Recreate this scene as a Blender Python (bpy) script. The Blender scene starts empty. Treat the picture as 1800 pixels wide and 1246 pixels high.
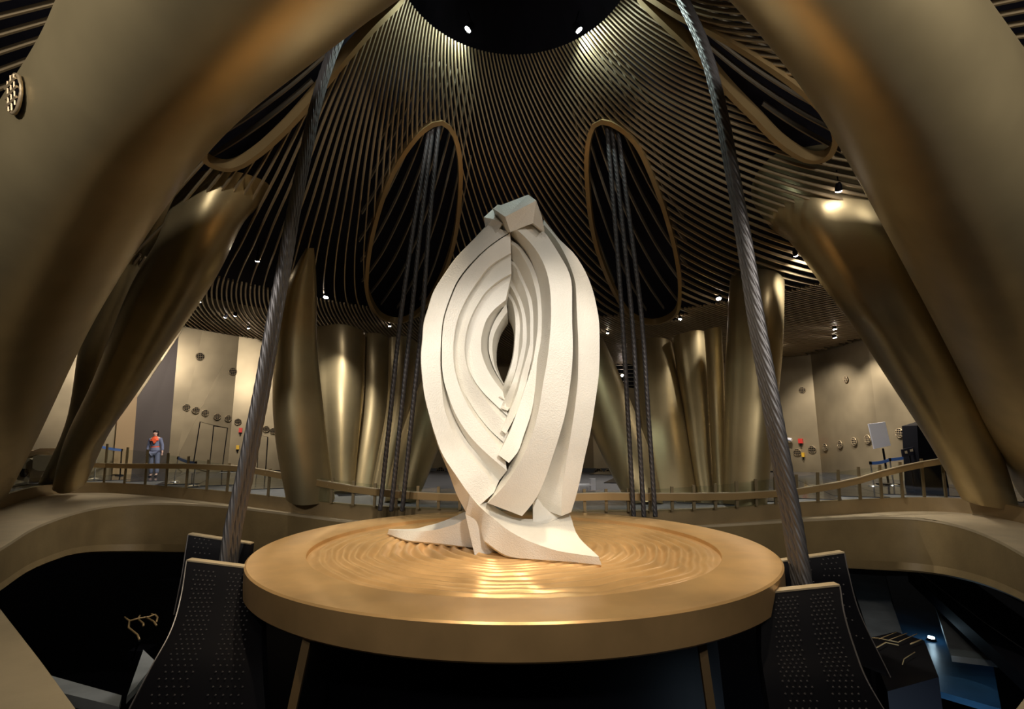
import bpy, bmesh, math, random
import numpy as np
from mathutils import Vector, Matrix
random.seed(7)
# ------------------------------------------------------------------ camera, world, light, exposure
S = bpy.context.scene
COL = S.collection
PITCH = math.atan(147/900.)
CP, SP = math.cos(PITCH), math.sin(PITCH)
CAMH = 1.4
cd = bpy.data.cameras.new('camera'); cam = bpy.data.objects.new('camera', cd); COL.objects.link(cam)
cd.sensor_width = 36; cd.lens = 18; cd.clip_start = .05; cd.clip_end = 200
cam.location = (0, 0, CAMH); cam.rotation_euler = (math.pi/2+PITCH, 0, 0)
S.camera = cam
S.view_settings.view_transform = 'Standard'; S.view_settings.look = 'None'
S.view_settings.gamma = 1; S.view_settings.use_curve_mapping = False
S.view_settings.exposure = 0.45
w = bpy.data.worlds.new('world'); S.world = w; w.use_nodes = True
w.node_tree.nodes['Background'].inputs[0].default_value = (.55, .5, .45, 1)
w.node_tree.nodes['Background'].inputs[1].default_value = .012

def lamp(kind, name, loc, target, energy, color, size=.2, spot=None, blend=.6):
    l = bpy.data.lights.new(name, kind); o = bpy.data.objects.new(name, l); COL.objects.link(o)
    l.energy = energy; l.color = color
    if kind == 'AREA': l.shape = 'DISK'; l.size = size
    else: l.shadow_soft_size = size
    if kind == 'SPOT': l.spot_size = math.radians(spot); l.spot_blend = blend
    o.location = loc
    d = Vector(target)-Vector(loc)
    o.rotation_euler = d.to_track_quat('-Z', 'Y').to_euler()
    return o
WARM = (1, .80, .55); NEUT = (1, .92, .82); COOL = (.82, 1, .93)
# added area lights behind the camera, for a broad highlight on the columns
lamp('AREA', 'rear_fill', (-1.3, -1.8, 5.1), (-2.5, 7, 2.2), 60, NEUT, .5)
lamp('AREA', 'rear_fill', (1.6, -1.6, 5.1), (2.6, 7, 2.2), 60, NEUT, .5)
# unseen spots added to brighten the two giant columns
lamp('SPOT', 'column_fill', (-4.6, -1.2, 4.6), (-4.6, 5.4, 4.4), 950, NEUT, .3, 80, 1)
lamp('SPOT', 'column_fill', (4.8, -1.2, 4.6), (4.8, 5.4, 4.4), 950, NEUT, .3, 80, 1)
lamp('SPOT', 'column_fill', (-.6, 1.5, 5.3), (-4.2, 7.0, 3.6), 200, NEUT, .15, 70, 1)
lamp('SPOT', 'column_fill', (.8, 1.5, 5.3), (4.4, 7.0, 3.6), 200, NEUT, .15, 70, 1)
# sculpture spots on the oculus rim and over the balcony
lamp('SPOT', 'oculus_beam', (-1.6, 7.0, 8.0), (-2.0, 7.2, .0), 1000, WARM, .1, 36)
lamp('SPOT', 'oculus_beam', (1.8, 7.0, 8.0), (2.2, 7.2, .0), 1000, WARM, .1, 36)
lamp('SPOT', 'sculpture_beam', (1.5, -.2, 5.0), (.2, 7.0, 1.45), 900, NEUT, .1, 33, .5)
lamp('SPOT', 'sculpture_beam', (-2.4, -.2, 5.0), (-.6, 7.0, 1.35), 260, NEUT, .1, 33, .5)
lamp('SPOT', 'basin_fill', (-1.1, 4.6, 7.2), (-1.3, 5.5, 0), 520, WARM, .08, 56, .9)  # pair of unseen spots put in to brighten the gold basin
lamp('SPOT', 'basin_fill', (1.2, 4.6, 7.2), (1.4, 5.5, 0), 520, WARM, .08, 56, .9)
# unseen cool fill added under the gallery slab to brighten the right well
lamp('AREA', 'lower_floor_fill', (7.4, 5.4, -2.0), (6.4, 5.6, -6), 420, (.62, .82, 1), .8)

# ------------------------------------------------------------------ helpers: measuring
CX, CY = 0.05, 6.9
PR = [(1.0,9.7),(1.9,8.75),(2.3,8.2),(2.8,7.6),(3.6,6.95),(4.6,6.35),(6,5.8),(8,5.35),(10,5.15),(13,5.0),(40,5.0)]
RS = np.array([a for a, b in PR]); ZS = np.array([b for a, b in PR])
def densify(xs, ys, n=400):
    m = np.gradient(ys, xs); X = np.linspace(xs[0], xs[-1], n); Y = []
    for x in X:
        i = min(max(np.searchsorted(xs, x)-1, 0), len(xs)-2); h = xs[i+1]-xs[i]; u = (x-xs[i])/h
        Y.append(ys[i]*(2*u**3-3*u**2+1)+m[i]*h*(u**3-2*u**2+u)+ys[i+1]*(-2*u**3+3*u**2)+m[i+1]*h*(u**3-u**2))
    Y = np.array(Y)
    for _ in range(3): Y[1:-1] = (Y[:-2]+2*Y[1:-1]+Y[2:])/4
    return X, Y
_h = RS > 13
_a, _b = densify(RS[~_h], ZS[~_h], 500); RS = np.r_[_a, RS[_h]]; ZS = np.r_[_b, ZS[_h]]
def fz(x, y):
    r = math.hypot(x-CX, y-CY); z = float(np.interp(r, RS, ZS))
    if r > 7: z += max(0, -(x-CX)/r)*(r-7)*.125
    return z
def ray(px, py):
    a = (px-900)/900.; b = (623-py)/900.
    return Vector((a, CP-SP*b, SP+CP*b))
C0 = Vector((0, 0, CAMH))
def at_z(px, py, z):
    d = ray(px, py); return C0+d*((z-CAMH)/d.z)
def at_y(px, py, Y):
    d = ray(px, py); return C0+d*(Y/d.y)
def hit(px, py, off=0):
    d = ray(px, py); t = .5; f0 = None
    while t < 40:
        q = C0+d*t; f = q.z-fz(q.x, q.y)-off
        if f0 is not None and f0 < 0 <= f: return q
        f0 = f; t += .03
    return C0+d*16
# ------------------------------------------------------------------ helpers: materials
def mat(name, col, rough=.5, metal=0., noise=None, bump=None, emis=None, spec=.5, trans=0, alpha=1, aniso=0, coat=0):
    m = bpy.data.materials.new(name); m.use_nodes = True
    nt = m.node_tree; b = nt.nodes['Principled BSDF']
    b.inputs['Base Color'].default_value = (*col, 1); b.inputs['Roughness'].default_value = rough
    b.inputs['Metallic'].default_value = metal
    b.inputs['Specular IOR Level'].default_value = spec
    if trans: b.inputs['Transmission Weight'].default_value = trans
    if coat: b.inputs['Coat Weight'].default_value = coat; b.inputs['Coat Roughness'].default_value = .25
    if emis:
        b.inputs['Emission Color'].default_value = (*emis[0], 1); b.inputs['Emission Strength'].default_value = emis[1]
    tc = nt.nodes.new('ShaderNodeTexCoord')
    if noise:                                       # (scale, amount, detail[, stretch])
        mp = nt.nodes.new('ShaderNodeMapping'); nt.links.new(tc.outputs['Object'], mp.inputs[0])
        if len(noise) > 3: mp.inputs['Scale'].default_value = noise[3]
        n = nt.nodes.new('ShaderNodeTexNoise'); n.inputs['Scale'].default_value = noise[0]; n.inputs['Detail'].default_value = noise[2]
        nt.links.new(mp.outputs[0], n.inputs['Vector'])
        r = nt.nodes.new('ShaderNodeValToRGB'); k = noise[1]
        r.color_ramp.elements[0].position = .3; r.color_ramp.elements[1].position = .7
        r.color_ramp.elements[0].color = (*[c*(1-k) for c in col], 1)
        r.color_ramp.elements[1].color = (*[min(1, c*(1+k*.6)) for c in col], 1)
        nt.links.new(n.outputs['Fac'], r.inputs[0]); nt.links.new(r.outputs[0], b.inputs['Base Color'])
    if bump:                                        # (scale, strength)
        n2 = nt.nodes.new('ShaderNodeTexNoise'); n2.inputs['Scale'].default_value = bump[0]; n2.inputs['Detail'].default_value = 3
        nt.links.new(tc.outputs['Object'], n2.inputs['Vector'])
        bp = nt.nodes.new('ShaderNodeBump'); bp.inputs['Strength'].default_value = bump[1]; bp.inputs['Distance'].default_value = .02
        nt.links.new(n2.outputs['Fac'], bp.inputs['Height']); nt.links.new(bp.outputs[0], b.inputs['Normal'])
    return m
M = {}
M['bronze'] = mat('bronze_paint', (.45, .365, .205), .40, .74, (1.2, .12, 3), (.9, .06))
M['bronze_wall'] = mat('bronze_wall', (.40, .32, .20), .42, .7, (.45, .38, 3), (.5, .25))
M['slat'] = mat('brass_slat', (.40, .31, .19), .42, .55)
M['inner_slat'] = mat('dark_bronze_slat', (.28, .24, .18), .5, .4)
M['rim'] = mat('brass_rim', (.40, .28, .13), .4, .6)
M['dark'] = mat('ceiling_void', (.012, .012, .02), .9, 0, spec=.1)
M['stone'] = mat('carved_limestone', (.80, .775, .70), .40, 0, (1.3, .10, 5), (55, .35))
M['gold'] = mat('gold_leaf_basin', (.68, .43, .19), .30, .32, (2.2, .15, 4), (3, .1))
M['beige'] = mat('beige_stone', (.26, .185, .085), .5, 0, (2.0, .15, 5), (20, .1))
M['beige_light'] = mat('pale_lit_stone', (.52, .42, .27), .45, 0, (2.0, .12, 5), (20, .1))  # paler than the other stone: the ledge's lit look is in the colour
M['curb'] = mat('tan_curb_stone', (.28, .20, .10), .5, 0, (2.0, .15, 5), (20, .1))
M['black'] = mat('black_steel', (.003, .003, .005), .6, 0, spec=.12)
M['plate'] = mat('black_perforated_steel', (.004, .004, .006), .5, 0, spec=.15)
M['stud'] = mat('stud_metal', (.16, .15, .15), .4, .4)
M['seam'] = mat('dull_brass_seam', (.16, .10, .04), .5, .3)
M['cable'] = mat('galvanised_wire', (.15, .145, .15), .45, .6)
M['dark_cable'] = mat('dark_wire', (.10, .095, .10), .5, .5)
M['tile'] = mat('polished_dark_tile', (.035, .04, .055), .12, 0, (3, .3, 3), spec=.6)
M['grout'] = mat('pale_joint', (.22, .22, .23), .6)
M['post'] = mat('bronze_post', (.26, .20, .11), .4, .6)
M['wood'] = mat('brass_handrail', (.40, .27, .12), .45, .3)
M['steel'] = mat('chrome', (.75, .75, .78), .18, .9)
M['white'] = mat('white_cloth', (.80, .80, .86), .8, 0, None, (30, .3))
M['blue_belt'] = mat('blue_belt', (.10, .22, .62), .6)
M['red'] = mat('red_plastic', (.65, .05, .04), .4)
M['yellow'] = mat('yellow_plastic', (.75, .45, .04), .4)
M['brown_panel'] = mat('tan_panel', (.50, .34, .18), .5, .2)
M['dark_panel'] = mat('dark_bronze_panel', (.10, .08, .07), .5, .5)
M['grey_slab'] = mat('pale_grey_slab', (.38, .40, .40), .6, 0, (2, .2, 3))
M['blue_floor'] = mat('blue_polished_floor', (.03, .10, .20), .35, 0, (1.5, .3, 3))
M['lens'] = mat('lamp_lens', (1, 1, 1), .5, 0, emis=((1, .9, .82), 60))
M['lens_cool'] = mat('lamp_lens_cool', (1, 1, 1), .5, 0, emis=((.85, 1, .85), 60))
M['reflection_blue'] = mat('lamp_reflection_glow', (1, 1, 1), .5, 0, emis=((.6, .85, 1), 12))
M['screen'] = mat('dark_screen', (.02, .02, .03), .25)
M['skin'] = mat('skin', (.62, .40, .32), .55)
M['hair'] = mat('black_hair', (.012, .010, .012), .5)
M['suit'] = mat('blue_grey_cloth', (.17, .19, .29), .8)
M['orange'] = mat('orange_scarf', (.85, .12, .04), .7)
M['shoe'] = mat('dark_shoe', (.02, .02, .03), .4)
g = bpy.data.materials.new('clear_glass'); g.use_nodes = True
nt = g.node_tree; nt.nodes.clear()
o_ = nt.nodes.new('ShaderNodeOutputMaterial'); mx = nt.nodes.new('ShaderNodeMixShader'); tr = nt.nodes.new('ShaderNodeBsdfTransparent')
gl = nt.nodes.new('ShaderNodeBsdfGlossy'); gl.inputs['Roughness'].default_value = .02; pass
tr.inputs[0].default_value = (.93, .96, .95, 1)
mx.inputs[0].default_value = .07; nt.links.new(tr.outputs[0], mx.inputs[1]); nt.links.new(gl.outputs[0], mx.inputs[2]); nt.links.new(mx.outputs[0], o_.inputs[0])
M['glass'] = g
# ------------------------------------------------------------------ helpers: objects
def tag(o, label=None, cat=None, group=None, kind=None):
    if label: o['label'] = label
    if cat: o['category'] = cat
    if group: o['group'] = group
    if kind: o['kind'] = kind
    return o
def wloc(o):
    v = Vector((0, 0, 0))
    while o is not None: v += o.location; o = o.parent
    return v
def empty(name, loc, parent=None):
    o = bpy.data.objects.new(name, None); COL.objects.link(o); o.empty_display_size = .1
    o.location = Vector(loc)-(wloc(parent) if parent else Vector((0, 0, 0)))
    o.parent = parent; return o
def build(name, vs, fs, m, parent=None, smooth=False, angle=None, origin=None):
    me = bpy.data.meshes.new(name)
    if parent is not None: o3 = wloc(parent); loc = Vector((0, 0, 0))
    else:
        if origin is None:
            xs = [v[0] for v in vs]; ys = [v[1] for v in vs]; zs_ = [v[2] for v in vs]
            origin = ((min(xs)+max(xs))/2, (min(ys)+max(ys))/2, min(zs_))
        o3 = Vector(origin); loc = o3
    me.from_pydata([tuple(Vector(v)-o3) for v in vs], [], fs)
    me.materials.append(m); me.validate()
    bm = bmesh.new(); bm.from_mesh(me); bmesh.ops.recalc_face_normals(bm, faces=bm.faces); bm.to_mesh(me); bm.free()
    if smooth:
        for p in me.polygons: p.use_smooth = True
        if angle: me.set_sharp_from_angle(angle=math.radians(angle))
    o = bpy.data.objects.new(name, me); COL.objects.link(o); o.location = loc; o.parent = parent
    return o
class MB:
    def __init__(s): s.v = []; s.f = []
    def add(s, vs, fs):
        k = len(s.v); s.v += [Vector(v) for v in vs]; s.f += [tuple(i+k for i in f) for f in fs]; return s
    def box(s, c, sx, sy, sz, rz=0, M3=None):
        R = M3 or Matrix.Rotation(rz, 3, 'Z'); c = Vector(c); vs = []
        for dx in (-.5, .5):
            for dy in (-.5, .5):
                for dz in (-.5, .5): vs.append(c+R @ Vector((dx*sx, dy*sy, dz*sz)))
        return s.add(vs, [(0,1,3,2),(4,6,7,5),(0,4,5,1),(2,3,7,6),(0,2,6,4),(1,5,7,3)])
    def tube(s, pts, rad, n=8, closed=False):
        pts = [Vector(p) for p in pts]; K = len(pts); rad = rad if hasattr(rad, '__len__') else [rad]*K
        vs = []; up = Vector((0, 0, 1))
        for i, p in enumerate(pts):
            a = pts[(i-1) % K] if closed else pts[max(0, i-1)]; b = pts[(i+1) % K] if closed else pts[min(K-1, i+1)]
            t = (b-a).normalized(); u = t.cross(up)
            if u.length < .05: u = t.cross(Vector((0, 1, 0)))
            u.normalize(); v = u.cross(t)
            for j in range(n):
                an = 2*math.pi*j/n; vs.append(p+u*math.cos(an)*rad[i]+v*math.sin(an)*rad[i])
        fs = []
        for i in range(K if closed else K-1):
            for j in range(n):
                a = i*n+j; b = i*n+(j+1) % n; c = ((i+1) % K)*n+(j+1) % n; d = ((i+1) % K)*n+j; fs.append((a, b, c, d))
        if not closed: fs += [tuple(range(n))[::-1], tuple((K-1)*n+j for j in range(n))]
        return s.add(vs, fs)
    def strip(s, pts, wv, hv, closed=False):        # box section swept; wv, hv lists of half vectors
        K = len(pts); vs = []
        for p, a, b in zip(pts, wv, hv):
            p = Vector(p); vs += [p-a-b, p+a-b, p+a+b, p-a+b]
        fs = []
        for i in range(K if closed else K-1):
            q = (i+1) % K
            for j in range(4): fs.append((i*4+j, i*4+(j+1) % 4, q*4+(j+1) % 4, q*4+j))
        if not closed: fs += [(3, 2, 1, 0), tuple((K-1)*4+j for j in range(4))]
        return s.add(vs, fs)
    def prism(s, poly, ext):                        # 3-D polygon extruded by vector ext
        n = len(poly); ext = Vector(ext); vs = [Vector(p) for p in poly]+[Vector(p)+ext for p in poly]
        return s.add(vs, [tuple(range(n)), tuple(range(2*n-1, n-1, -1))]+[(i, (i+1) % n, n+(i+1) % n, n+i) for i in range(n)])
    def build(s, name, m, parent=None, smooth=False, angle=None, origin=None): return build(name, s.v, s.f, m, parent, smooth, angle, origin)
def interp(curve, ts, mode='y'):
    c = np.array(curve, float)
    if mode == 'y': k = (c[:, 1]-c[0, 1])/(c[-1, 1]-c[0, 1]); k = np.maximum.accumulate(k)
    elif mode == 'arc':
        d = np.r_[0, np.cumsum(np.hypot(*np.diff(c[:, :2], axis=0).T))]; k = d/d[-1]
    else: k = np.linspace(0, 1, len(c))
    k = k+np.arange(len(k))*1e-9
    # monotone smooth (cubic hermite) interpolation
    out = np.zeros((len(ts), c.shape[1]))
    m_ = np.gradient(c, k, axis=0) if len(c) > 2 else np.repeat([(c[1]-c[0])/(k[1]-k[0])], 2, 0)
    for q, t in enumerate(ts):
        i = min(max(np.searchsorted(k, t)-1, 0), len(k)-2); h = k[i+1]-k[i]; u = (t-k[i])/h
        if h < 1e-6: out[q] = c[i]; continue
        lim = 3*np.abs(c[i+1]-c[i])/h
        a = np.clip(m_[i], -lim, lim)*h; b = np.clip(m_[i+1], -lim, lim)*h
        out[q] = c[i]*(2*u**3-3*u**2+1)+a*(u**3-2*u**2+u)+c[i+1]*(-2*u**3+3*u**2)+b*(u**3-u**2)
    return out
def loft3(rows, close_caps=True):                  # rows: K curves of N world points -> closed ring section
    K = len(rows); N = len(rows[0]); vs = [p for r in rows for p in r]; fs = []
    for i in range(K):
        q = (i+1) % K
        for j in range(N-1): fs.append((i*N+j, i*N+j+1, q*N+j+1, q*N+j))
    if close_caps: fs += [tuple(i*N for i in range(K)), tuple(i*N+N-1 for i in range(K))[::-1]]
    return vs, fs
def smooth_closed(pts, n):
    c = np.array(pts+[pts[0]], float); d = np.r_[0, np.cumsum(np.linalg.norm(np.diff(c, axis=0), axis=1))]
    ts = np.linspace(0, d[-1], n, endpoint=False); P = len(pts); out = []
    for t in ts:
        i = min(np.searchsorted(d, t, 'right')-1, P-1); u = (t-d[i])/(d[i+1]-d[i])
        p0, p1, p2, p3 = [np.array(pts[(i+k) % P], float) for k in (-1, 0, 1, 2)]
        out.append(.5*((2*p1)+(-p0+p2)*u+(2*p0-5*p1+4*p2-p3)*u*u+(-p0+3*p1-3*p2+p3)*u**3))
    return out

# ------------------------------------------------------------------ SETTING: balcony floor, curb, ledge, well wall
F = [(-330,960),(-120,905),(-50,885),(0,873),(38,861),(90,850),(150,848),(183,848),(219,850),(255,852),(292,855),(327,858),(363,861),(399,864),(436,868),(471,872),(560,882),(668,891),(770,895),(900,898),(1066,899),(1155,898),(1270,893),(1345,888),(1400,883),(1476,880),(1550,876),(1625,874),(1700,876),(1760,884),(1800,893),(1880,912),(2100,960)]
Fp = [at_z(x, y, 0) for x, y in F]
E_ = [(-330,1130),(-120,1030),(-50,990),(0,965),(60,925),(140,897),(210,884),(300,883),(400,889),(480,898),(560,909),(640,918),(770,924),(900,926),(1066,927),(1200,925),(1345,917),(1400,913),(1480,909),(1550,907),(1620,907),(1700,925),(1760,950),(1800,975),(1880,1015),(2100,1110)]
Wb = [(-330,1230),(-120,1130),(-50,1085),(0,1048),(60,1003),(140,972),(210,970),(300,970),(400,971),(480,975),(560,985),(640,990),(770,990),(900,990),(1066,990),(1200,990),(1345,990),(1400,993),(1480,999),(1550,1002),(1620,1006),(1700,1022),(1760,1045),(1800,1065),(1880,1110),(2100,1230)]
N = 170; T = np.linspace(0, 1, N)
def res3(pts, n, sm=0):
    c = np.array([tuple(p) for p in pts]); d = np.r_[0, np.cumsum(np.linalg.norm(np.diff(c, axis=0), axis=1))]; d /= d[-1]
    tt = np.linspace(0, 1, n); q = np.array([[np.interp(t, d, c[:, k]) for k in range(3)] for t in tt])
    for _ in range(sm): q[1:-1] = (q[:-2]+2*q[1:-1]+q[2:])/4
    return [Vector(v) for v in q]
Fr = res3(Fp, N, 12)
Ep = [at_z(x, y, -.30) for x, y in E_]; Er = res3(Ep, N, 14)
# well wall foot: straight below the ledge edge, at the height where the photo shows its foot
foot = []
for (x, y), e in zip(Wb, Ep):
    z = at_y(900, y, e.y).z; foot.append(Vector((e.x, e.y, z)))
Wr = res3(foot, N, 14)
for a, b in zip(Wr, Er): a.x, a.y = b.x, b.y
C_ = Vector((CX, CY, 0))
out = [C_+(Vector((p.x, p.y, 0))-C_)*(1+14/max(4, (Vector((p.x, p.y, 0))-C_).length)) for p in Fr]
up = lambda r, dz, k=0: [Vector((p.x, p.y, p.z+dz))+(Vector((CX, CY, p.z))-p).normalized()*k for p in r]
vs, fs = loft3([up(Fr, -.02, -.12), up(out, -.02), up(out, -.4), up(Fr, -.4, -.12)])
floor = build('floor', vs, fs, M['grout']); tag(floor, kind='structure', label='dark polished tile floor of the gallery around the well')
vs, fs = loft3([up(Fr, .012, -.16), up(Fr, .012, .06), up(Fr, -.30, .06), up(Fr, -.30, -.16)])
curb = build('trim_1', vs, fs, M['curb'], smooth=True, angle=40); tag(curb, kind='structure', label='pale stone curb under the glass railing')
vs, fs = loft3([up(Fr, -.30, 0), Er, up(Er, -.05, 0), up(Er, -.05, -.1), up(Fr, -.45, 0)])
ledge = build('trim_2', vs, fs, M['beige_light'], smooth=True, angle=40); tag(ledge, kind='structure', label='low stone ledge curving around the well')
vs, fs = loft3([up(Er, -.03, -.005), Wr, [p-(C_-p).normalized()*-.3 for p in up(Wr, 0, -.25)], up(Er, -.05, -.3)])
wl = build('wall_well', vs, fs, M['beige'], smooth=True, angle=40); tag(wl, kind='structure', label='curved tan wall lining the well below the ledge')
# floor tiles (parts), left and right galleries
poly = [(p.x, p.y) for p in Fr]
def inside_well(x, y):
    # angular comparison with the foot line
    a = math.atan2(x-CX, y-CY); r = math.hypot(x-CX, y-CY)
    return r < np.interp(a, WA, WR)+.18
WA = np.array([math.atan2(p[0]-CX, p[1]-CY) for p in poly]); WR = np.array([math.hypot(p[0]-CX, p[1]-CY) for p in poly])
o_ = np.argsort(WA); WA, WR = WA[o_], WR[o_]
tile_me = None; nt_ = 0
for side, ang in ((-1, math.radians(24)), (1, math.radians(-20))):
    ca, sa = math.cos(ang), math.sin(ang)
    for i in range(-24, 24):
        for j in range(0, 26):
            x = side*10.5+(i*1.2*ca-j*.9*sa); y = 10.8+(i*1.2*sa+j*.9*ca)-3
            if x*side < 3.6 or y < 11.0 or y > 22 or abs(x) > 18: continue
            if any(inside_well(x+dx*ca-dy*sa, y+dx*sa+dy*ca) for dx, dy in ((-.6,-.45),(.6,-.45),(-.6,.45),(.6,.45))): continue
            if abs(x)/y > 1.02 or nt_ >= 300: continue
            if tile_me is None:
                mb = MB(); mb.box((0, 0, -.008), 1.18, .88, .02); t = mb.build('tile', M['tile'], None, origin=(0, 0, 0)); tile_me = t.data
            else:
                t = bpy.data.objects.new('tile', tile_me); COL.objects.link(t)
            fl = wloc(floor); t.parent = floor; t.location = Vector((x, y, 0))-fl; t.rotation_euler = (0, 0, ang); nt_ += 1
# ------------------------------------------------------------------ gallery outer walls
WP = [(-21,11),(-17.9,16.6),(-16.4,19),(-14.7,21.2),(-12.6,23.2),(-10.4,24.2),(-4,25.6),(4,25.6),(10.6,24.6),(13.0,22),(13.0,18.4),(13.3,16.2),(14.6,14),(18,9)]
def wall_seg(name, pts, m, label, h=8.5):
    vs = []; fs = []
    base = [Vector((x, y, 0)) for x, y in pts]
    rows = [[Vector((p.x, p.y, -.05)) for p in base], [Vector((p.x, p.y, h)) for p in base]]
    back = [Vector((p.x*1.03, p.y+.3, 0)) for p in base]
    rows += [[Vector((p.x, p.y, h)) for p in back], [Vector((p.x, p.y, -.05)) for p in back]]
    vs, fs = loft3(rows); o = build(name, vs, fs, m, smooth=False); tag(o, kind='structure', label=label); return o
wall_l = wall_seg('wall_left', WP[0:6], M['bronze_wall'], 'bronze clad gallery wall with round vents and flush doors')
wall_b = wall_seg('wall_back', WP[5:9], M['bronze_wall'], 'bronze clad wall behind the far columns')
wall_r = wall_seg('wall_right', WP[8:14], M['bronze_wall'], 'curved bronze gallery wall with a row of round vents')
def wall_pt(px, py, pull=.04):
    """where the ray meets the polyline wall; returns point and inward normal and along vector"""
    d = ray(px, py); best = None
    for (x0, y0), (x1, y1) in zip(WP[:-1], WP[1:]):
        den = d.x*(y1-y0)-d.y*(x1-x0)
        if abs(den) < 1e-9: continue
        t = (x0*(y1-y0)-y0*(x1-x0))/den; s_ = (d.x*y0-d.y*x0)/-den
        # solve t*d = P0 + s*(P1-P0)
        A = np.array([[d.x, -(x1-x0)], [d.y, -(y1-y0)]]); t, s_ = np.linalg.solve(A, [x0, y0])
        if t > 0 and -.001 <= s_ <= 1.001 and (best is None or t < best[0]): best = (t, Vector((x1-x0, y1-y0, 0)).normalized())
    t, al = best; n = Vector((al.y, -al.x, 0))
    q = C0+d*t
    if n.dot(C0-q) < 0: n = -n
    return q+n*pull, n, al
def vent(px, py, rad, parent, pt=None, n=None, al=None):
    if pt is None: pt, n, al = wall_pt(px, py, .11 if px < 900 else .05)
    u = al; v = n.cross(al).normalized()
    if v.z < 0: v = -v
    ring = MB(); pts = [pt+u*math.cos(a)*rad+v*math.sin(a)*rad for a in np.linspace(0, 2*math.pi, 20, endpoint=False)]
    ring.tube(pts, rad*.10, 5, True)
    r = ring.build('air_vent', M['slat'], parent, True)
    k = MB()
    c = [pt-n*.02+u*math.cos(a)*rad*.95+v*math.sin(a)*rad*.95 for a in np.linspace(0, 2*math.pi, 20, endpoint=False)]
    k.prism(c, n*.01); k.build('vent_hole', M['black'], r)
    gm = MB()
    for q in (-.5, 0, .5):
        hh = math.sqrt(1-q*q)*rad*.95
        gm.tube([pt+u*q*rad-v*hh+n*.02, pt+u*q*rad+v*hh+n*.02], rad*.05, 4)
        gm.tube([pt+v*q*rad-u*hh+n*.025, pt+v*q*rad+u*hh+n*.025], rad*.07, 4)
    gm.build('vent_grille', M['slat'], r)
for x, y in [(327,716),(343.5,721),(360,725.5),(381,732),(400,735),(418.5,741),(467.6,754),(480,757)]: vent(x, y, .135, wall_l)
for x, y in [(351,627),(408,653)]: vent(x, y, .16, wall_l)
for x, y in [(1402,795),(1428,790),(1452,786),(1478,781),(1503,776),(1527,772),(1583,761)]: vent(x, y, .15, wall_r)
for x, y in [(1410.5,685.5),(1488,667)]: vent(x, y, .13, wall_r)
for x, y in [(775,828),(1052,831),(1070,832)]: vent(x, y, .2, wall_b)
def wall_panel(name, pxs, m, label, thick=.05, pull=.06, parent=None):
    ps = []; nn = None
    for x, y in pxs:
        q, n, al = wall_pt(x, y, pull); ps.append(q); nn = n
    return MB().prism(ps, -nn*thick).build(name, m, parent)
def outline(name, pxs, parent, rad=.02, closed=False, m=None):
    ps = [wall_pt(x, y, .08)[0] for x, y in pxs]
    return MB().tube(ps, rad, 5, closed).build(name, m or M['black'], parent)
o = wall_panel('door_1', [(339,822),(351,742),(374,748),(366,829)], M['bronze_wall'], ''); tag(o, kind='structure', label='left leaf of the flush bronze double door')
outline('door_gap', [(338,822),(351,741),(375,747.5),(366.5,829)], o)
o = wall_panel('door_2', [(367,829),(375.5,748),(398.5,752.5),(388,833)], M['bronze_wall'], ''); tag(o, kind='structure', label='right leaf of the flush bronze double door')
outline('door_gap', [(375,748),(399,752),(388.5,833)], o)
o = wall_panel('door_3', [(452,842),(456,765),(470,768.5),(465,846)], M['bronze_wall'], ''); tag(o, kind='structure', label='single flush bronze door right of the double door')
outline('door_gap', [(451,842),(455,764),(470.5,768),(465.5,846)], o)
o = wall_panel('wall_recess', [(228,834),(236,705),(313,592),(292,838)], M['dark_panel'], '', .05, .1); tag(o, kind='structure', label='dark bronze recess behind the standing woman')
o = wall_panel('wall_panel', [(196,833),(204,740),(240,690),(229,834)], M['brown_panel'], '', .05, .12); tag(o, kind='structure', label='tan wood panel at the left end of the dark recess')
o = wall_panel('wall_fold', [(293,838),(313,592),(345,540),(362,548),(308,812)], M['bronze_wall'], '', .04, .06); tag(o, kind='structure', label='folded bronze panel right of the dark recess')
o = wall_panel('wall_fold', [(309,820),(318,790),(382,660),(392,640),(370,700),(327,835)], M['bronze_wall'], '', .02, .04); tag(o, kind='structure', label='diagonal bronze fold crossing the row of vents')
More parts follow.
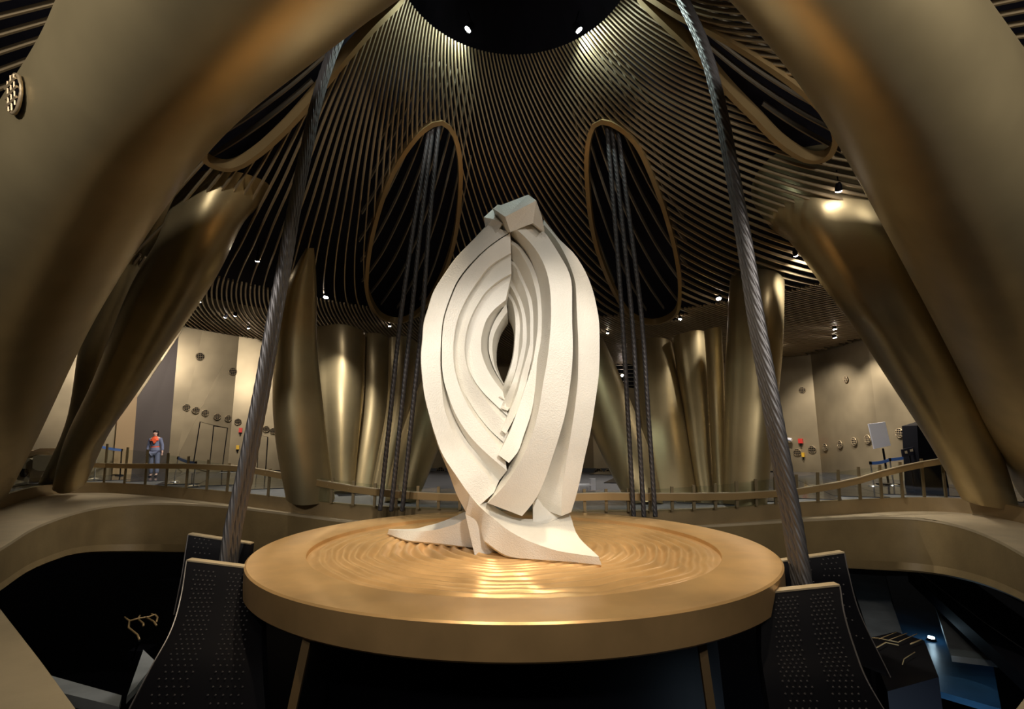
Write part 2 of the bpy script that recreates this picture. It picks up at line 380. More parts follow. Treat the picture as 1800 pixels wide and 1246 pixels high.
# ------------------------------------------------------------------ ceiling: backing void, spiral slats, openings
ceil_pts = []
nr, na = 26, 72
rr = [1.95]+list(np.linspace(2.1, 7, 12))+list(np.linspace(8, 24, nr-13))
vs = []; fs = []
for r in rr:
    for k in range(na):
        a = 2*math.pi*k/na; x = CX+r*math.sin(a); y = CY+r*math.cos(a); vs.append(Vector((x, y, fz(x, y)+1.5)))
for i in range(len(rr)-1):
    for k in range(na): fs.append((i*na+k, i*na+(k+1) % na, (i+1)*na+(k+1) % na, (i+1)*na+k))
K = len(vs); vs.append(Vector((CX, CY, 12.0))); fs += [(k, (k+1) % na, K) for k in range(na)]
ceiling = build('ceiling', vs, fs, M['dark']); tag(ceiling, kind='structure', label='dark ceiling void above spiralling brass slats')
HOLES = {
 'far_left': [(775,214),(797,235),(808,280),(808,340),(802,400),(790,450),(770,500),(740,545),(705,563),(670,555),(648,520),(645,480),(652,420),(670,350),(695,290),(725,245),(750,222)],
 'far_right': [(1060,212),(1090,222),(1120,250),(1145,300),(1170,370),(1188,440),(1195,500),(1190,545),(1165,563),(1135,565),(1105,550),(1080,510),(1055,450),(1040,390),(1033,320),(1033,265),(1042,225)],
 'near_left': [(357,262),(364,280),(394,291),(421,286),(455,264),(489,234),(522,200),(556,160),(600,105),(650,48),(700,-2),(690,-15),(640,5),(560,50),(500,100),(430,170),(380,230)],
 'near_right': [(1140,-12),(1200,24),(1267,57),(1335,98),(1402,145),(1443,182),(1466,216),(1471,243),(1459,268),(1436,277),(1409,271),(1368,243),(1328,202),(1294,168),(1264,135),(1225,88),(1170,35),(1130,-5)]}
HP = {}
for k, pts in HOLES.items():
    q = [hit(x, y) for x, y in pts]; HP[k] = [(p.x, p.y) for p in q]
def pin(x, y, poly):
    c = False; n = len(poly)
    for i in range(n):
        x0, y0 = poly[i]; x1, y1 = poly[(i+1) % n]
        if (y0 > y) != (y1 > y) and x < (x1-x0)*(y-y0)/(y1-y0)+x0: c = not c
    return c
def in_hole(x, y): return any(pin(x, y, p) for p in HP.values())
GR = np.array([1.8,2.06,2.63,3.34,4.6,6.4,9.55,14,20,24]); GA = np.radians([-9,-4.5,4.7,13,22.5,30,38,46,54,58])
_a, _b = densify(np.log(GR), GA, 500); GR = np.exp(_a); GA = _b
def spiral(phi0, r0, r1, n, hw, hh, off=0, clip=None, spin=True):
    """returns list of separate runs (each a list of pts)"""
    runs = []; cur = []
    for r in np.linspace(r0, r1, n) if r1 > 9.5 else r0*(r1/r0)**np.linspace(0, 1, n):
        a = phi0+(float(np.interp(r, GR, GA)) if spin else 0)
        x = CX+r*math.sin(a); y = CY+r*math.cos(a)
        ok = clip(x, y) if clip else True
        if ok: cur.append(Vector((x, y, fz(x, y)+off)))
        else:
            if len(cur) > 2: runs.append(cur)
            cur = []
    if len(cur) > 2: runs.append(cur)
    return runs
def slat_mesh(runs, hw, hh, name, m, parent):
    mb = MB()
    for pts in runs:
        W = []; H = []
        for i, p in enumerate(pts):
            t = (pts[min(i+1, len(pts)-1)]-pts[max(i-1, 0)]).normalized()
            ra = Vector((p.x-CX, p.y-CY, 0)).normalized(); e = .05
            s = (fz(p.x+ra.x*e, p.y+ra.y*e)-fz(p.x-ra.x*e, p.y-ra.y*e))/(2*e)
            n = Vector((-ra.x*s, -ra.y*s, 1)).normalized(); u = t.cross(n).normalized()
            W.append(u*hw); H.append(n*hh)
        mb.strip(pts, W, H)
    if mb.v: mb.build(name, m, parent)
def vis(x, y):
    return y > .6 and abs(x)/max(y, .1) < 1.25
for k in range(176):
    a = 2*math.pi*k/176
    runs = spiral(a, 1.93, 9.3, 64, 0, 0, clip=lambda x, y: vis(x, y) and not in_hole(x, y))
    slat_mesh(runs, .013, .030, 'slat', M['slat'], ceiling)
GR2 = 176*3
cnt = 0
for k in range(GR2):
    a = 2*math.pi*k/GR2
    runs = spiral(a, 9.35, 21, 22, 0, 0, clip=lambda x, y: y > 7.5 and abs(x)/y < 1.0 and not pin(x, y, [(p[0], p[1]) for p in WP]+[(25, 40), (-25, 40)]) and not in_hole(x, y))
    if runs and cnt < 300: slat_mesh(runs, .02, .03, 'fine_slat', M['slat'], ceiling); cnt += 1
# rims
for k, pts in HOLES.items():
    q3 = [tuple(hit(x, y)) for x, y in pts]
    sm = [Vector(p) for p in smooth_closed(q3, 90)]
    W = []; H = []
    c = sum(sm, Vector((0, 0, 0)))/len(sm)
    for i, p in enumerate(sm):
        t = (sm[(i+1) % 90]-sm[i-1]).normalized()
        ra = Vector((p.x-CX, p.y-CY, 0)).normalized(); e = .05
        s = (fz(p.x+ra.x*e, p.y+ra.y*e)-fz(p.x-ra.x*e, p.y-ra.y*e))/(2*e)
        n = Vector((-ra.x*s, -ra.y*s, 1)).normalized(); u = t.cross(n).normalized()
        W.append(u*.045); H.append(n*.10)
    mb = MB(); mb.strip(sm, W, H, True); rim = mb.build('opening_rim', M['rim'], ceiling, True, 40)
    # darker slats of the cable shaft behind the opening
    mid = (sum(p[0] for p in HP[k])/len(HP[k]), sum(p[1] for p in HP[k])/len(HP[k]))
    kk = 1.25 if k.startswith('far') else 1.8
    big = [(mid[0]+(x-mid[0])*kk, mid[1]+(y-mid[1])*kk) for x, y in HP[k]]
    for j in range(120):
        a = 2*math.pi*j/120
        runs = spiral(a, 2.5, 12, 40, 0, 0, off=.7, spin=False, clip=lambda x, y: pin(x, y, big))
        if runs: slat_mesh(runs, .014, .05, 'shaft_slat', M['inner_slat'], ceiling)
# ------------------------------------------------------------------ columns
def trunk(label, L, R, Y, n=40, kd=.8, flute=0, m='bronze', seg=44, group=None, ph=0, smooth=6):
    ts = np.linspace(0, 1, n)
    l = interp(L, ts, 'i'); r = interp(R, ts, 'i'); yy = interp([(v, i) for i, v in enumerate(Y)], ts, 'i')[:, 0]
    vs = []; K = n
    cs = []; ws = []
    for i in range(n):
        a = at_y(l[i][0], l[i][1], yy[i]); b = at_y(r[i][0], r[i][1], yy[i]); cs.append((a+b)/2); ws.append((b-a)/2)
    for _ in range(smooth):
        cs = [cs[0]]+[(cs[i-1]+cs[i]*2+cs[i+1])/4 for i in range(1, n-1)]+[cs[-1]]
        ws = [ws[0]]+[(ws[i-1]+ws[i]*2+ws[i+1])/4 for i in range(1, n-1)]+[ws[-1]]
    for i in range(n):
        t = (cs[min(i+1, n-1)]-cs[max(i-1, 0)]).normalized(); w_ = ws[i]; d = w_.cross(t)
        d = d.normalized()*w_.length*kd
        if d.y < 0: d = -d
        for j in range(seg):
            an = 2*math.pi*j/seg; f = 1+flute*(abs(math.sin(1.5*an+ph))-.5)*(1 if math.sin(an) < 0 else 0)*abs(math.sin(an))
            c_, s_ = math.cos(an), math.sin(an)
            vs.append(cs[i]+w_*c_+d*s_*f)
    fs = [(i*seg+j, i*seg+(j+1) % seg, (i+1)*seg+(j+1) % seg, (i+1)*seg+j) for i in range(n-1) for j in range(seg)]
    fs += [tuple(range(seg)), tuple((n-1)*seg+j for j in range(seg))[::-1]]
    o = build('tree_column', vs, fs, M[m], smooth=True, angle=60); tag(o, label, 'column', group)
    return o, cs, ws
gl_, gcs, gws = trunk('giant bronze column filling the left side with a dark round vent near its top', 
 [(210,-140),(115,0),(35,120),(-30,220),(-90,340),(-160,480),(-200,600),(-205,720),(-190,800),(-165,872)],
 [(850,-90),(700,0),(515,105),(390,230),(300,345),(217,480),(150,580),(90,720),(52,800),(16,866)], [3.4,3.7,4.2,4.8,5.6,6.8,8.0,9.6,11.2,12.9], 60, .75, seg=72, smooth=45)
trunk('giant bronze column filling the right side of the hall without a vent',
 [(1165,-110),(1290,0),(1378,110),(1462,225),(1522,345),(1592,470),(1652,585),(1706,690),(1750,785),(1792,868)],
 [(1600,-130),(1740,0),(1812,95),(1880,230),(1945,345),(2005,480),(2045,600),(2070,720),(2055,800),(2010,880)], [3.4,3.7,4.2,4.8,5.6,6.8,8.0,9.6,11.0,12.3], 60, .75, seg=72, smooth=45)
trunk('broad bronze column leaning right in front of the standing woman at left',
 [(335,325),(290,400),(230,500),(190,600),(150,700),(112,775),(96,850)], [(470,322),(428,388),(385,480),(322,570),(252,668),(195,755),(150,850)], [9.3,9.4,10.4,11.6,13.0,14.4,15.8], 44, .8, flute=.2)
trunk('narrow pale bronze column seen between the giant left column and the broad leaning one',
 [(262,330),(215,420),(160,530),(138,615),(128,690),(112,760),(70,848)], [(340,320),(290,400),(240,520),(205,600),(180,680),(160,760),(125,848)], [11.3,11.5,12.6,13.6,14.6,15.6,16.6], 40, .7)
trunk('broad bronze column leaning left beside the giant right column',
 [(1325,315),(1368,372),(1457,510),(1517,592),(1591,706),(1650,798),(1697,880)], [(1530,335),(1570,402),(1628,510),(1668,592),(1718,706),(1752,798),(1780,884)], [10.2,9.5,9.8,10.3,10.9,11.4,11.7], 44, .8, flute=.25)
trunk('upright creased bronze column left of centre with a pointed top',
 [(538,436),(500,510),(487,600),(481,700),(489,790),(505,874)], [(552,436),(556,510),(555,600),(565,700),(575,790),(587,878)], [10.9,11.2,11.5,11.7,11.9,12.1], 40, .8, flute=.35, ph=.9)
trunk('upright bronze column right of the sculpture behind the thick right cable',
 [(1284,488),(1283,516),(1279,600),(1276,690),(1274,780),(1272,888)], [(1378,496),(1376,530),(1374,600),(1366,690),(1356,780),(1346,888)], [12.6,12.0,11.6,11.6,11.6,11.6], 40, .8, flute=.3, ph=.5)
BK = 'bronze columns closing the far side of the hall'
trunk('far bronze column just right of the pointed creased one', [(553,582),(556,650),(560,720),(568,800),(575,868)], [(641,586),(640,650),(636,720),(628,800),(622,866)], [15.5,15,14.5,14,13.6], 30, .55, flute=.3)
trunk('second far bronze column from the pointed creased one', [(641,592),(640,650),(637,720),(624,800),(612,868)], [(684,596),(684,650),(680,720),(670,800),(662,868)], [15.8,15.3,14.8,14.3,13.9], 30, .7)
trunk('third far bronze column, behind the left group of thin cables', [(684,598),(683,650),(680,720),(664,800),(650,874)], [(735,606),(730,650),(722,720),(702,800),(690,874)], [15.0,14.6,14.2,13.8,13.3], 30, .7, flute=.3)
trunk('far leaning bronze column half hidden by the left edge of the sculpture', [(770,600),(745,660),(718,730),(694,800),(676,884)], [(830,600),(812,660),(792,730),(762,812),(730,888)], [13.5,13.1,12.7,12.3,11.9], 30, .8)
trunk('far leaning bronze column at the right edge of the sculpture', [(985,600),(1010,660),(1038,750),(1070,821),(1107,890)], [(1062,604),(1092,670),(1126,754),(1150,821),(1166,890)], [13.5,13.1,12.6,12.1,11.7], 30, .8)
trunk('wide flat far bronze column behind the right group of thin cables', [(1112,604),(1118,660),(1126,740),(1136,810),(1146,880)], [(1180,604),(1192,660),(1206,740),(1216,810),(1228,878)], [14.6,14.2,13.8,13.3,12.9], 30, .55, flute=.2)
trunk('far bronze column with a bright streak, second from the right group of thin cables', [(1182,594),(1192,660),(1206,740),(1216,810),(1228,880)], [(1240,590),(1246,660),(1250,740),(1252,810),(1258,880)], [14.2,13.9,13.5,13.1,12.7], 30, .8, flute=.3)
trunk('slim far bronze column next to the upright one behind the thick right cable', [(1238,582),(1244,660),(1248,740),(1252,810),(1256,882)], [(1268,578),(1272,660),(1274,740),(1276,810),(1278,882)], [13.4,13.2,13.0,12.7,12.4], 30, .9)
# vent on the giant left column
bpy.context.view_layer.update()
def ray_obj(o, px, py):
    d = ray(px, py).normalized(); ok, loc, nor, _ = o.ray_cast(C0-o.location, d)
    return (loc+o.location, nor) if ok else (None, None)
q, n = ray_obj(gl_, 34, 168)
if q:
    if n.dot(C0-q) < 0: n = -n
    al = Vector((0, 0, 1)).cross(n).normalized(); vent(0, 0, .16, gl_, q+n*.03, n, al)
# ------------------------------------------------------------------ basin
BX, BY, BR = .023, 7.31, 3.1
basin = empty('gold_basin', (BX, BY, -.32)); tag(basin, 'large round gold basin with rippled surface under the sculpture', 'basin')
na = 128
rings = [(2.4,-.30),(BR-.02,-.30),(BR,-.28),(BR,-.015),(BR-.02,0),(2.50,0),(2.485,-.008),(2.48,-.09),(2.40,-.095)]
vs = []; fs = []
for r, z in rings:
    for k in range(na):
        a = 2*math.pi*k/na; vs.append(Vector((BX+1.07*r*math.cos(a), BY+r*math.sin(a), z)))
for i in range(len(rings)-1):
    for k in range(na): fs.append((i*na+k, i*na+(k+1) % na, (i+1)*na+(k+1) % na, (i+1)*na+k))
build('rim', vs, fs, M['gold'], basin, True, 35)
vs = []; fs = []; nr = 190; na2 = 260
from mathutils import noise as nz
for i in range(nr+1):
    r = 2.49*i/nr
    for k in range(na2):
        a = 2*math.pi*k/na2; x = r*math.cos(a); y = r*math.sin(a)
        wob = nz.noise(Vector((x*1.1, y*1.1, 3)))*.9+nz.noise(Vector((x*2.6, y*2.6, 9)))*.22
        env = min(1, max(0, (2.48-r)/.25))*min(1, r/.3)
        amp = .022*(1+.9*nz.noise(Vector((math.cos(a)*1.2, math.sin(a)*1.2, r*.8))))
        z = -.055+env*(amp*math.sin(2*math.pi*(r*(1+.0)+wob*.13)/.145)+.012*nz.noise(Vector((x*3.2, y*3.2, 1))))
        vs.append(Vector((BX+1.07*x, BY+y, z)))
for i in range(nr):
    for k in range(na2): fs.append((i*na2+k, i*na2+(k+1) % na2, (i+1)*na2+(k+1) % na2, (i+1)*na2+k))
build('rippled_surface', vs, fs, M['gold'], basin, True)
# black drum carrying the basin, with brass seams
drum = empty('basin_support', (BX, BY, -4.8)); tag(drum, 'black drum with thin brass seams carrying the gold basin', 'support')
vs = []; fs = []
for r, z in [(2.5, -.33), (2.72, -4.8)]:
    for k in range(96):
        a = 2*math.pi*k/96; vs.append(Vector((BX+r*math.cos(a), BY+r*math.sin(a), z)))
fs = [(k, (k+1) % 96, 96+(k+1) % 96, 96+k) for k in range(96)]+[tuple(range(96)), tuple(range(191, 95, -1))]
build('shell', vs, fs, M['black'], drum, True, 40)
for p0, p1 in (((550,1078),(513,1250)), ((1229,1100),(1250,1250))):
    mb = MB(); a = at_y(*p0, 4.85); b = at_y(*p1, 4.65); e = b+(b-a)*.8
    mb.strip([a, b, e], [Vector((.036, 0, 0))]*3, [Vector((0, .02, 0))]*3); mb.build('brass_seam', M['seam'], drum)
# ------------------------------------------------------------------ sculpture
sc = empty('stone_sculpture', (.0, 6.9, 0)); tag(sc, 'tall pale stone sculpture of interlaced curved bands around an almond opening', 'sculpture')
def band(curves, thick=.45, n=46, mode='y', name='stone_band', extra=None):
    """curves: list of (points, Y or [Y..]) front section from left to right; closed behind"""
    ts = np.linspace(0, 1, n); rows = []
    for pts, Y in curves:
        if not hasattr(Y, '__len__'): Y = [Y]*len(pts)
        elif len(Y) != len(pts): Y = list(np.interp(np.linspace(0, 1, len(pts)), np.linspace(0, 1, len(Y)), Y))
        c = interp([(p[0], p[1], y) for p, y in zip(pts, Y)], ts, mode)
        rows.append([at_y(*q) for q in c])
    sh = Vector((0, thick, 0))
    rows += [[p+sh for p in rows[-1]], [p+sh for p in rows[0]]]
    vs, fs = loft3(rows); return build(name, vs, fs, M['stone'], sc, True, 28)
SIL = [(855,396),(830,423),(802,452),(780.6,482),(761.8,512.5),(751.7,543),(745,564.5),(741.6,600),(739.4,621.7),(741,658),(746,698),(754.6,733),(763,763),(773,793),(787.6,828),(805,874),(822,905)]
RID = [(857,396),(831,423),(803,452),(781.4,482),(762.6,512.5),(752.5,543),(745.8,564.5),(742.4,600),(740.2,621.7),(741.8,658),(747,698),(755.6,733),(764.5,763),(777,797),(803.5,838),(826,870),(842,889)]
E1 = [(897,408),(878,419),(854,437),(830,460),(806,490),(790,525),(779,560),(775,600),(774,643),(777,681),(780.6,715),(788,739),(805,777.7),(822,799),(840,818),(854,832),(868,866)]
D1 = [(897,409),(878,420),(854,438),(831,461),(807,491),(791,526),(780,561),(776,600),(775.5,643),(781,672),(787,697),(793,720),(806,750),(822.5,778),(838,797),(857,822),(877,845)]
L1l = [(897,409.5),(879,421),(855,439),(832,462),(808,492),(792,527),(781,562),(777,600),(777,643),(780,668),(789,698),(802,730),(822.5,762),(848,790),(873,812),(891,827)]
L1r = [(898,444.6),(874.5,457.6),(838,496.6),(819.6,525.5),(806.6,554),(798,593),(796.5,614.5),(799,647.7),(805,672),(816.7,701),(831,727),(852.8,754.6),(871.6,779),(887,797)]
L2l = [(898,446),(876,459),(840,498),(821,527),(808,555),(800,593),(798,614.5),(801,647.7),(809,678),(825,706),(845,736),(866,760),(886,778),(900,790)]
L2r = [(899,480.7),(885,488),(860,506.7),(839.8,534),(825,564.5),(818,593),(816.7,621.7),(822.5,650.6),(831,672),(845.6,692.5),(867,720),(888,742)]
L3l = [(899,482),(886,490),(862,508),(841.8,535),(827,565.5),(820,593),(819,621.7),(825,650.6),(836,672),(852,692.5),(874,714),(893,732)]
L3r = [(889,527),(868.7,544),(857,558.7),(850,576),(845.6,599),(845.6,614),(851.4,636),(860,655),(874.5,676.6),(884,688)]
L4l = [(889,529),(870.7,546),(860,560.7),(854,577),(850,599),(850,614),(856,636),(865,655),(878,673),(886,684)]
L5 = [(890,533),(882,545),(872,560),(862,583),(859,599),(859,614),(864,636),(872,655),(881,670),(887,680)]
L6 = [(892,548),(886,556),(876,572),(868,590),(865.5,605),(866,622),(869,640),(876,658),(882,669),(887,677)]
OPL = [(893,561.6),(883,576),(876,593),(873,606),(872,622),(873,640),(877,653.5),(882,666.5),(887,676)]
band([(SIL,[6.95,6.85,6.8,6.85]),(RID,[6.9,6.75,6.65,6.62,6.62]),(E1,[6.85,6.78,6.72,6.72,6.68]),(D1,[6.95,6.9,6.86,6.84,6.8])], .75)
band([(D1,[7.0,6.92,6.88,6.86,6.82]),(L1l,[6.86,6.8,6.74,6.7,6.68]),(L1r,[6.92,6.84,6.78,6.74,6.72]),(L2l,[7.0,6.94,6.9,6.88,6.86])], .65)
band([(L2l,[7.02,6.96,6.92,6.86,6.8]),(L2r,[6.98,6.9,6.86,6.82,6.82]),(L3l,[7.06,7.0,6.98,6.95,6.92])], .6)
band([(L3l,[7.08,7.02,7.0,6.92,6.86]),(L3r,[7.05,6.98,6.95,6.95]),(L4l,[7.2,7.12,7.1,7.1])], .5)
band([(L4l,[7.22,7.14,7.12,7.12]),(L5,[7.5,7.42,7.4,7.35])], .4)
band([(L5,[7.42,7.34,7.3,7.3]),(L6,[7.45,7.36,7.33,7.33]),(OPL,[7.75,7.7,7.65,7.55])], .3)
# right half, from the big front band inwards
RBl = [(893,393),(905,401),(917.9,411.9),(936,431),(947.8,448),(959,472),(965,495),(968,521),(968.5,564.5),(965.8,600),(961,639),(955,672),(948,715.6),(937.8,756),(922,796),(906,825),(880,861),(857,884)]
RBr = [(937,389.6),(956.4,407),(970,426),(982.5,446),(1000,478),(1004.5,495),(1005.6,514),(1005.6,564.5),(1007,600),(1006,639),(1000.6,686.7),(994,725.7),(984.7,761),(972.5,800),(958,842),(937.8,882.8),(917.6,907)]
RBrs = [(896,409),(901,414),(910,424),(927,446),(938,470),(948,504),(951.5,535.6),(952,564.5),(950,600),(944,629),(940.7,672),(934,722.8),(924,757),(903,803),(885,838),(866,868),(856,884)]
R1l = [(892,424),(904.5,431.6),(919,452),(930.5,473.5),(939,499.5),(944,524),(945.6,550),(945,579),(941,610),(936,640),(923,681),(909,722.8),(897,756),(887,777.7),(875.7,799)]
R1r = [(898,421),(907,427),(926,449),(938,471),(948,504),(951.5,535.6),(952.5,564.5),(951,600),(945,629),(941.7,672),(934.5,722.8),(920,767),(909,796),(894.5,813.5)]
R1s = [(892,446),(897,452),(907,465),(922,495),(934,526),(937.5,557),(937.5,600),(930,653.5),(915,710),(902,738.7),(892,760),(880,790)]
R2l = [(891,459),(898.7,463),(911.7,485),(921.8,506.7),(929,532.7),(932,557),(932,600),(927.7,620),(916,662),(909,689.6),(898.8,715.6),(881.4,756)]
R2r = [(894,456),(901.6,458),(914.6,477.8),(926,501),(934.8,528),(937.5,557),(938,600),(936,622),(929.5,653.5),(914.7,710),(901.7,738.7),(889,762.5)]
R2s = [(892,480),(897,488),(907,507),(918,533),(924,557),(925.5,600),(921.7,625),(909.5,672),(894.5,718.5),(884,748)]
R3l = [(891.4,493.7),(900,506.7),(910,528),(916.7,550),(919,571.7),(919,600),(914,625),(903,665),(894.5,686.7),(880,717)]
R3r = [(894,483),(900,487),(909.8,509.6),(920,532.7),(925.5,557),(926.5,600),(923,625),(910.5,672),(894.5,718.5),(892,722)]
R3s = [(890,508),(897,517),(905,531),(912,552),(914,571.7),(913.5,600),(909,639),(899,673.7),(887,699.7)]
R4l = [(890,516.8),(898.7,528),(903.7,545.7),(906,564.5),(905,600),(901.7,629),(894.5,655),(886.5,676),(876.6,698)]
R4r = [(890,511),(901.6,522),(910,542),(914.5,564.5),(914.6,600),(910.5,639),(899.5,673.7),(888,699.7),(886,702.6)]
R4s = [(893,552),(896.5,560),(900,568),(903.5,583),(903,607),(900,629),(892.5,655),(885,676),(878,692)]
band([(R4s,[7.8,7.75,7.7,7.5,7.2]),(R4l,[7.5,7.47,7.45,7.35,6.9]),(R4r,[7.5,7.47,7.45,7.33,6.88])], .3)
band([(R3s,[7.5,7.47,7.45,7.33,7.0]),(R3l,[7.36,7.33,7.3,7.2,6.82]),(R3r,[7.36,7.33,7.3,7.18,6.82])], .4)
band([(R2s,[7.36,7.33,7.3,7.18,6.95]),(R2l,[7.2,7.16,7.14,7.02,6.72]),(R2r,[7.2,7.16,7.14,7.0,6.72])], .5)
band([(R1s,[7.2,7.16,7.14,7.0,6.85]),(R1l,[7.0,6.95,6.92,6.85,6.6]),(R1r,[7.02,6.97,6.93,6.84,6.6])], .6)
band([(RBrs,[7.02,6.98,6.93,6.84,6.72]),(RBl,[6.72,6.6,6.55,6.52,6.52]),(RBr,[6.76,6.62,6.58,6.6,6.72])], .7)
ROs = [(945,395),(957,409),(971,428),(983.5,448),(1001,480),(1005.5,495),(1006.5,514),(1006,564.5),(1007.5,600),(1006.5,639),(1001,686.7),(994.5,725.7),(985,761),(973,800),(958.5,842),(940,880),(950,893)]
ROl = [(957,396),(968,408),(980,424),(992,445),(1006,478),(1011,495),(1013,520),(1014,547),(1016.4,600),(1015.8,665),(1010,720),(1001,779),(994,820.7),(987,878.5),(987,907)]
ROr = [(955.8,386),(968.4,402),(984,421.4),(1005.6,441.7),(1027,473.5),(1040,504),(1049,540),(1053,564.5),(1054,600),(1052.6,657.8),(1046,708),(1037.5,761),(1027,807.7),(1020,842),(1011,878),(1004,900)]
band([(ROs,[7.15,7.12,7.1,7.12,7.2]),(ROl,[7.0,6.9,6.85,6.85,6.95]),(ROr,[7.05,6.95,6.9,6.95,7.05])], .6)
# cap blocks
def solid(front, ydepth, name='cap_block'):
    mb = MB(); mb.prism([at_y(*p) for p in front], ydepth); return mb.build(name, M['stone'], sc)
mb = MB()
A = [at_y(888,381,6.55), at_y(942.6,352.3,6.35), at_y(952.5,380,6.4), at_y(957.5,408,6.5), at_y(937,392,6.55), at_y(897,408,6.7)]
Bk = [at_y(866,366,6.95), at_y(928.7,342,6.75), at_y(940,362,7.1), at_y(945,400,7.2), at_y(930,400,7.2), at_y(880,408,7.2)]
mb.add(A+Bk, [(0,1,2,3,4,5),(11,10,9,8,7,6)]+[(i, (i+1) % 6, 6+(i+1) % 6, 6+i) for i in range(6)]); mb.build('cap_block', M['stone'], sc)
mb = MB()
A = [at_y(850.5,381.8,6.95), at_y(866,385,6.85), at_y(884,392,6.8), at_y(872,410,6.85), at_y(853,400,6.95)]
Bk = [at_y(875,359.5,7.35), at_y(893,363,7.3), at_y(905,372,7.4), at_y(890,400,7.4), at_y(868,395,7.45)]
mb.add(A+Bk, [(0,1,2,3,4),(9,8,7,6,5)]+[(i, (i+1) % 5, 5+(i+1) % 5, 5+i) for i in range(5)]); mb.build('cap_block', M['stone'], sc)
# feet
def foot_loft(rows, n=36, name='stone_foot'):
    ts = np.linspace(0, 1, n); R3 = []
    for pts in rows:
        c = interp(pts, ts, 'i'); R3.append([at_y(*q) for q in c])
    last = [Vector((p.x, p.y+.02, -.05)) for p in R3[-1]]; first = [Vector((p.x, p.y+.05, min(p.z, max(-.05, p.z-.03)))) for p in R3[0]]
    R3 = [first]+R3+[last]; vs, fs = loft3(R3); return build(name, vs, fs, M['stone'], sc, True, 30)
def gz(x, y): return (x, y, at_z(x, y, -.02).y)
foot_loft([[(818,903,6.75),(840,915,6.72),(849,945,6.66),(856,954,6.6),gz(892,977),gz(936.7,982.5),gz(970,985),gz(1003,987.5),gz(1057.8,993)],
           [(826,870,6.62),(842,889,6.6),(855,901,6.58),(870,913,6.55),(892,931,6.5),(922,947.5,6.42),(950,958.5,6.34),(985,969,6.26),(1052,979,6.12)],
           [(835,880,6.75),(859,884,6.8),(878,896,6.85),(900,908,6.9),(930,912,7.0),(970,909,7.2),(998,899,7.3),(1016,942,6.75),(1053,978.5,6.16)]])
foot_loft([[(862,948,6.75),(850,955,6.8),(830,961.5,gz(830,961)[2]),(797,958,gz(797,958)[2]),gz(765,954.5),gz(740,952),gz(714,949),gz(681,938)],
           [(860,895,6.8),(848,899,6.85),(833,903,6.95),(803,920,7.1),(781,927,7.2),(759,932,7.3),(732,933.5,7.5),(683,931,7.98)],
           [(865,885,7.2),(845,890,7.25),(818,899,7.35),(797,908.5,7.4),(770,919,7.5),(750,924,7.6),(729,929,7.75),(684,930,8.05)]])
# rear wedge seen between the big band and the right band
mb = MB(); mb.prism([at_y(936.7,884,7.1), at_y(945.5,875.5,7.15), at_y(987,908,7.1), at_y(960,920,6.95), at_y(937,918,6.95)], (0, .25, 0)); mb.build('stone_wedge', M['stone'], sc)
# ------------------------------------------------------------------ cables
def rope(label, pts, rad, group=None, lobes=8, pitch=1.25, n=None):
    """single wire rope: lobed section twisting along its length"""
    P = res3(pts, 330); seg = lobes*4
    vs = []; K = len(P); s = 0
    for i, p in enumerate(P):
        if i: s += (P[i]-P[i-1]).length
        t = (P[min(i+1, K-1)]-P[max(i-1, 0)]).normalized(); u = t.cross(Vector((0, 1, 0))).normalized(); v = u.cross(t)
        tw = 2*math.pi*s/pitch/1.0
        for j in range(seg):
            b = 2*math.pi*j/seg; a = b+tw; rr_ = rad*(.78+.22*abs(math.cos(lobes/2*b))**.7)
            vs.append(p+u*math.cos(a)*rr_+v*math.sin(a)*rr_)
    fs = [(i*seg+j, i*seg+(j+1) % seg, (i+1)*seg+(j+1) % seg, (i+1)*seg+j) for i in range(K-1) for j in range(seg)]
    fs += [tuple(range(seg)), tuple((K-1)*seg+j for j in range(seg))[::-1]]
    o = build('steel_cable', vs, fs, M['cable'], smooth=True); tag(o, label, 'cable', group)
    if rad < .05: o.data.materials[0] = M['dark_cable']
    return o
def curve3(pxs, n=24):
    c = interp([(a, b, y) for a, b, y in pxs], np.linspace(0, 1, n), 'i'); return [at_y(*q) for q in c]
LC = [(398,1015,6.3),(409,930,6.35),(427,850,6.4),(443,770,6.4),(461,680,6.4),(480,570,6.4),(499,470,6.4),(518,360,6.4),(537,270,6.45),(556,180,6.5),(585,90,6.6),(620,10,6.7),(660,-70,6.8)]
RC = [(1414,1050,5.7),(1403,980,5.75),(1390,900,5.8),(1377,830,5.8),(1363,750,5.8),(1345,650,5.85),(1329,560,5.9),(1314,460,5.95),(1299,370,6.0),(1283,280,6.05),(1266,190,6.1),(1240,90,6.2),(1205,10,6.3),(1165,-70,6.4)]
TAP = lambda y: .45+.55*min(1, max(0, (y-200)/700))
for k, (dx, dy) in enumerate([(-7.5, 0), (1, .2), (9, .42)]):
    rope(['thick twisted steel cable at left, outermost of the left bundle', 'thick twisted steel cable at left, middle of the left bundle', 'thick twisted steel cable at left, innermost of the left bundle'][k],
         curve3([(x+dx*TAP(y), y, Y+dy) for x, y, Y in LC]), .055, 'wire ropes of the left bundle')
for k, (dx, dy) in enumerate([(-9, .4), (-.5, .2), (8, 0)]):
    rope(['thick twisted steel cable at right, innermost of the right bundle', 'thick twisted steel cable at right, middle of the right bundle', 'thick twisted steel cable at right, outermost of the right bundle'][k],
         curve3([(x+dx*TAP(y), y, Y+dy) for x, y, Y in RC]), .06, 'wire ropes of the right bundle')
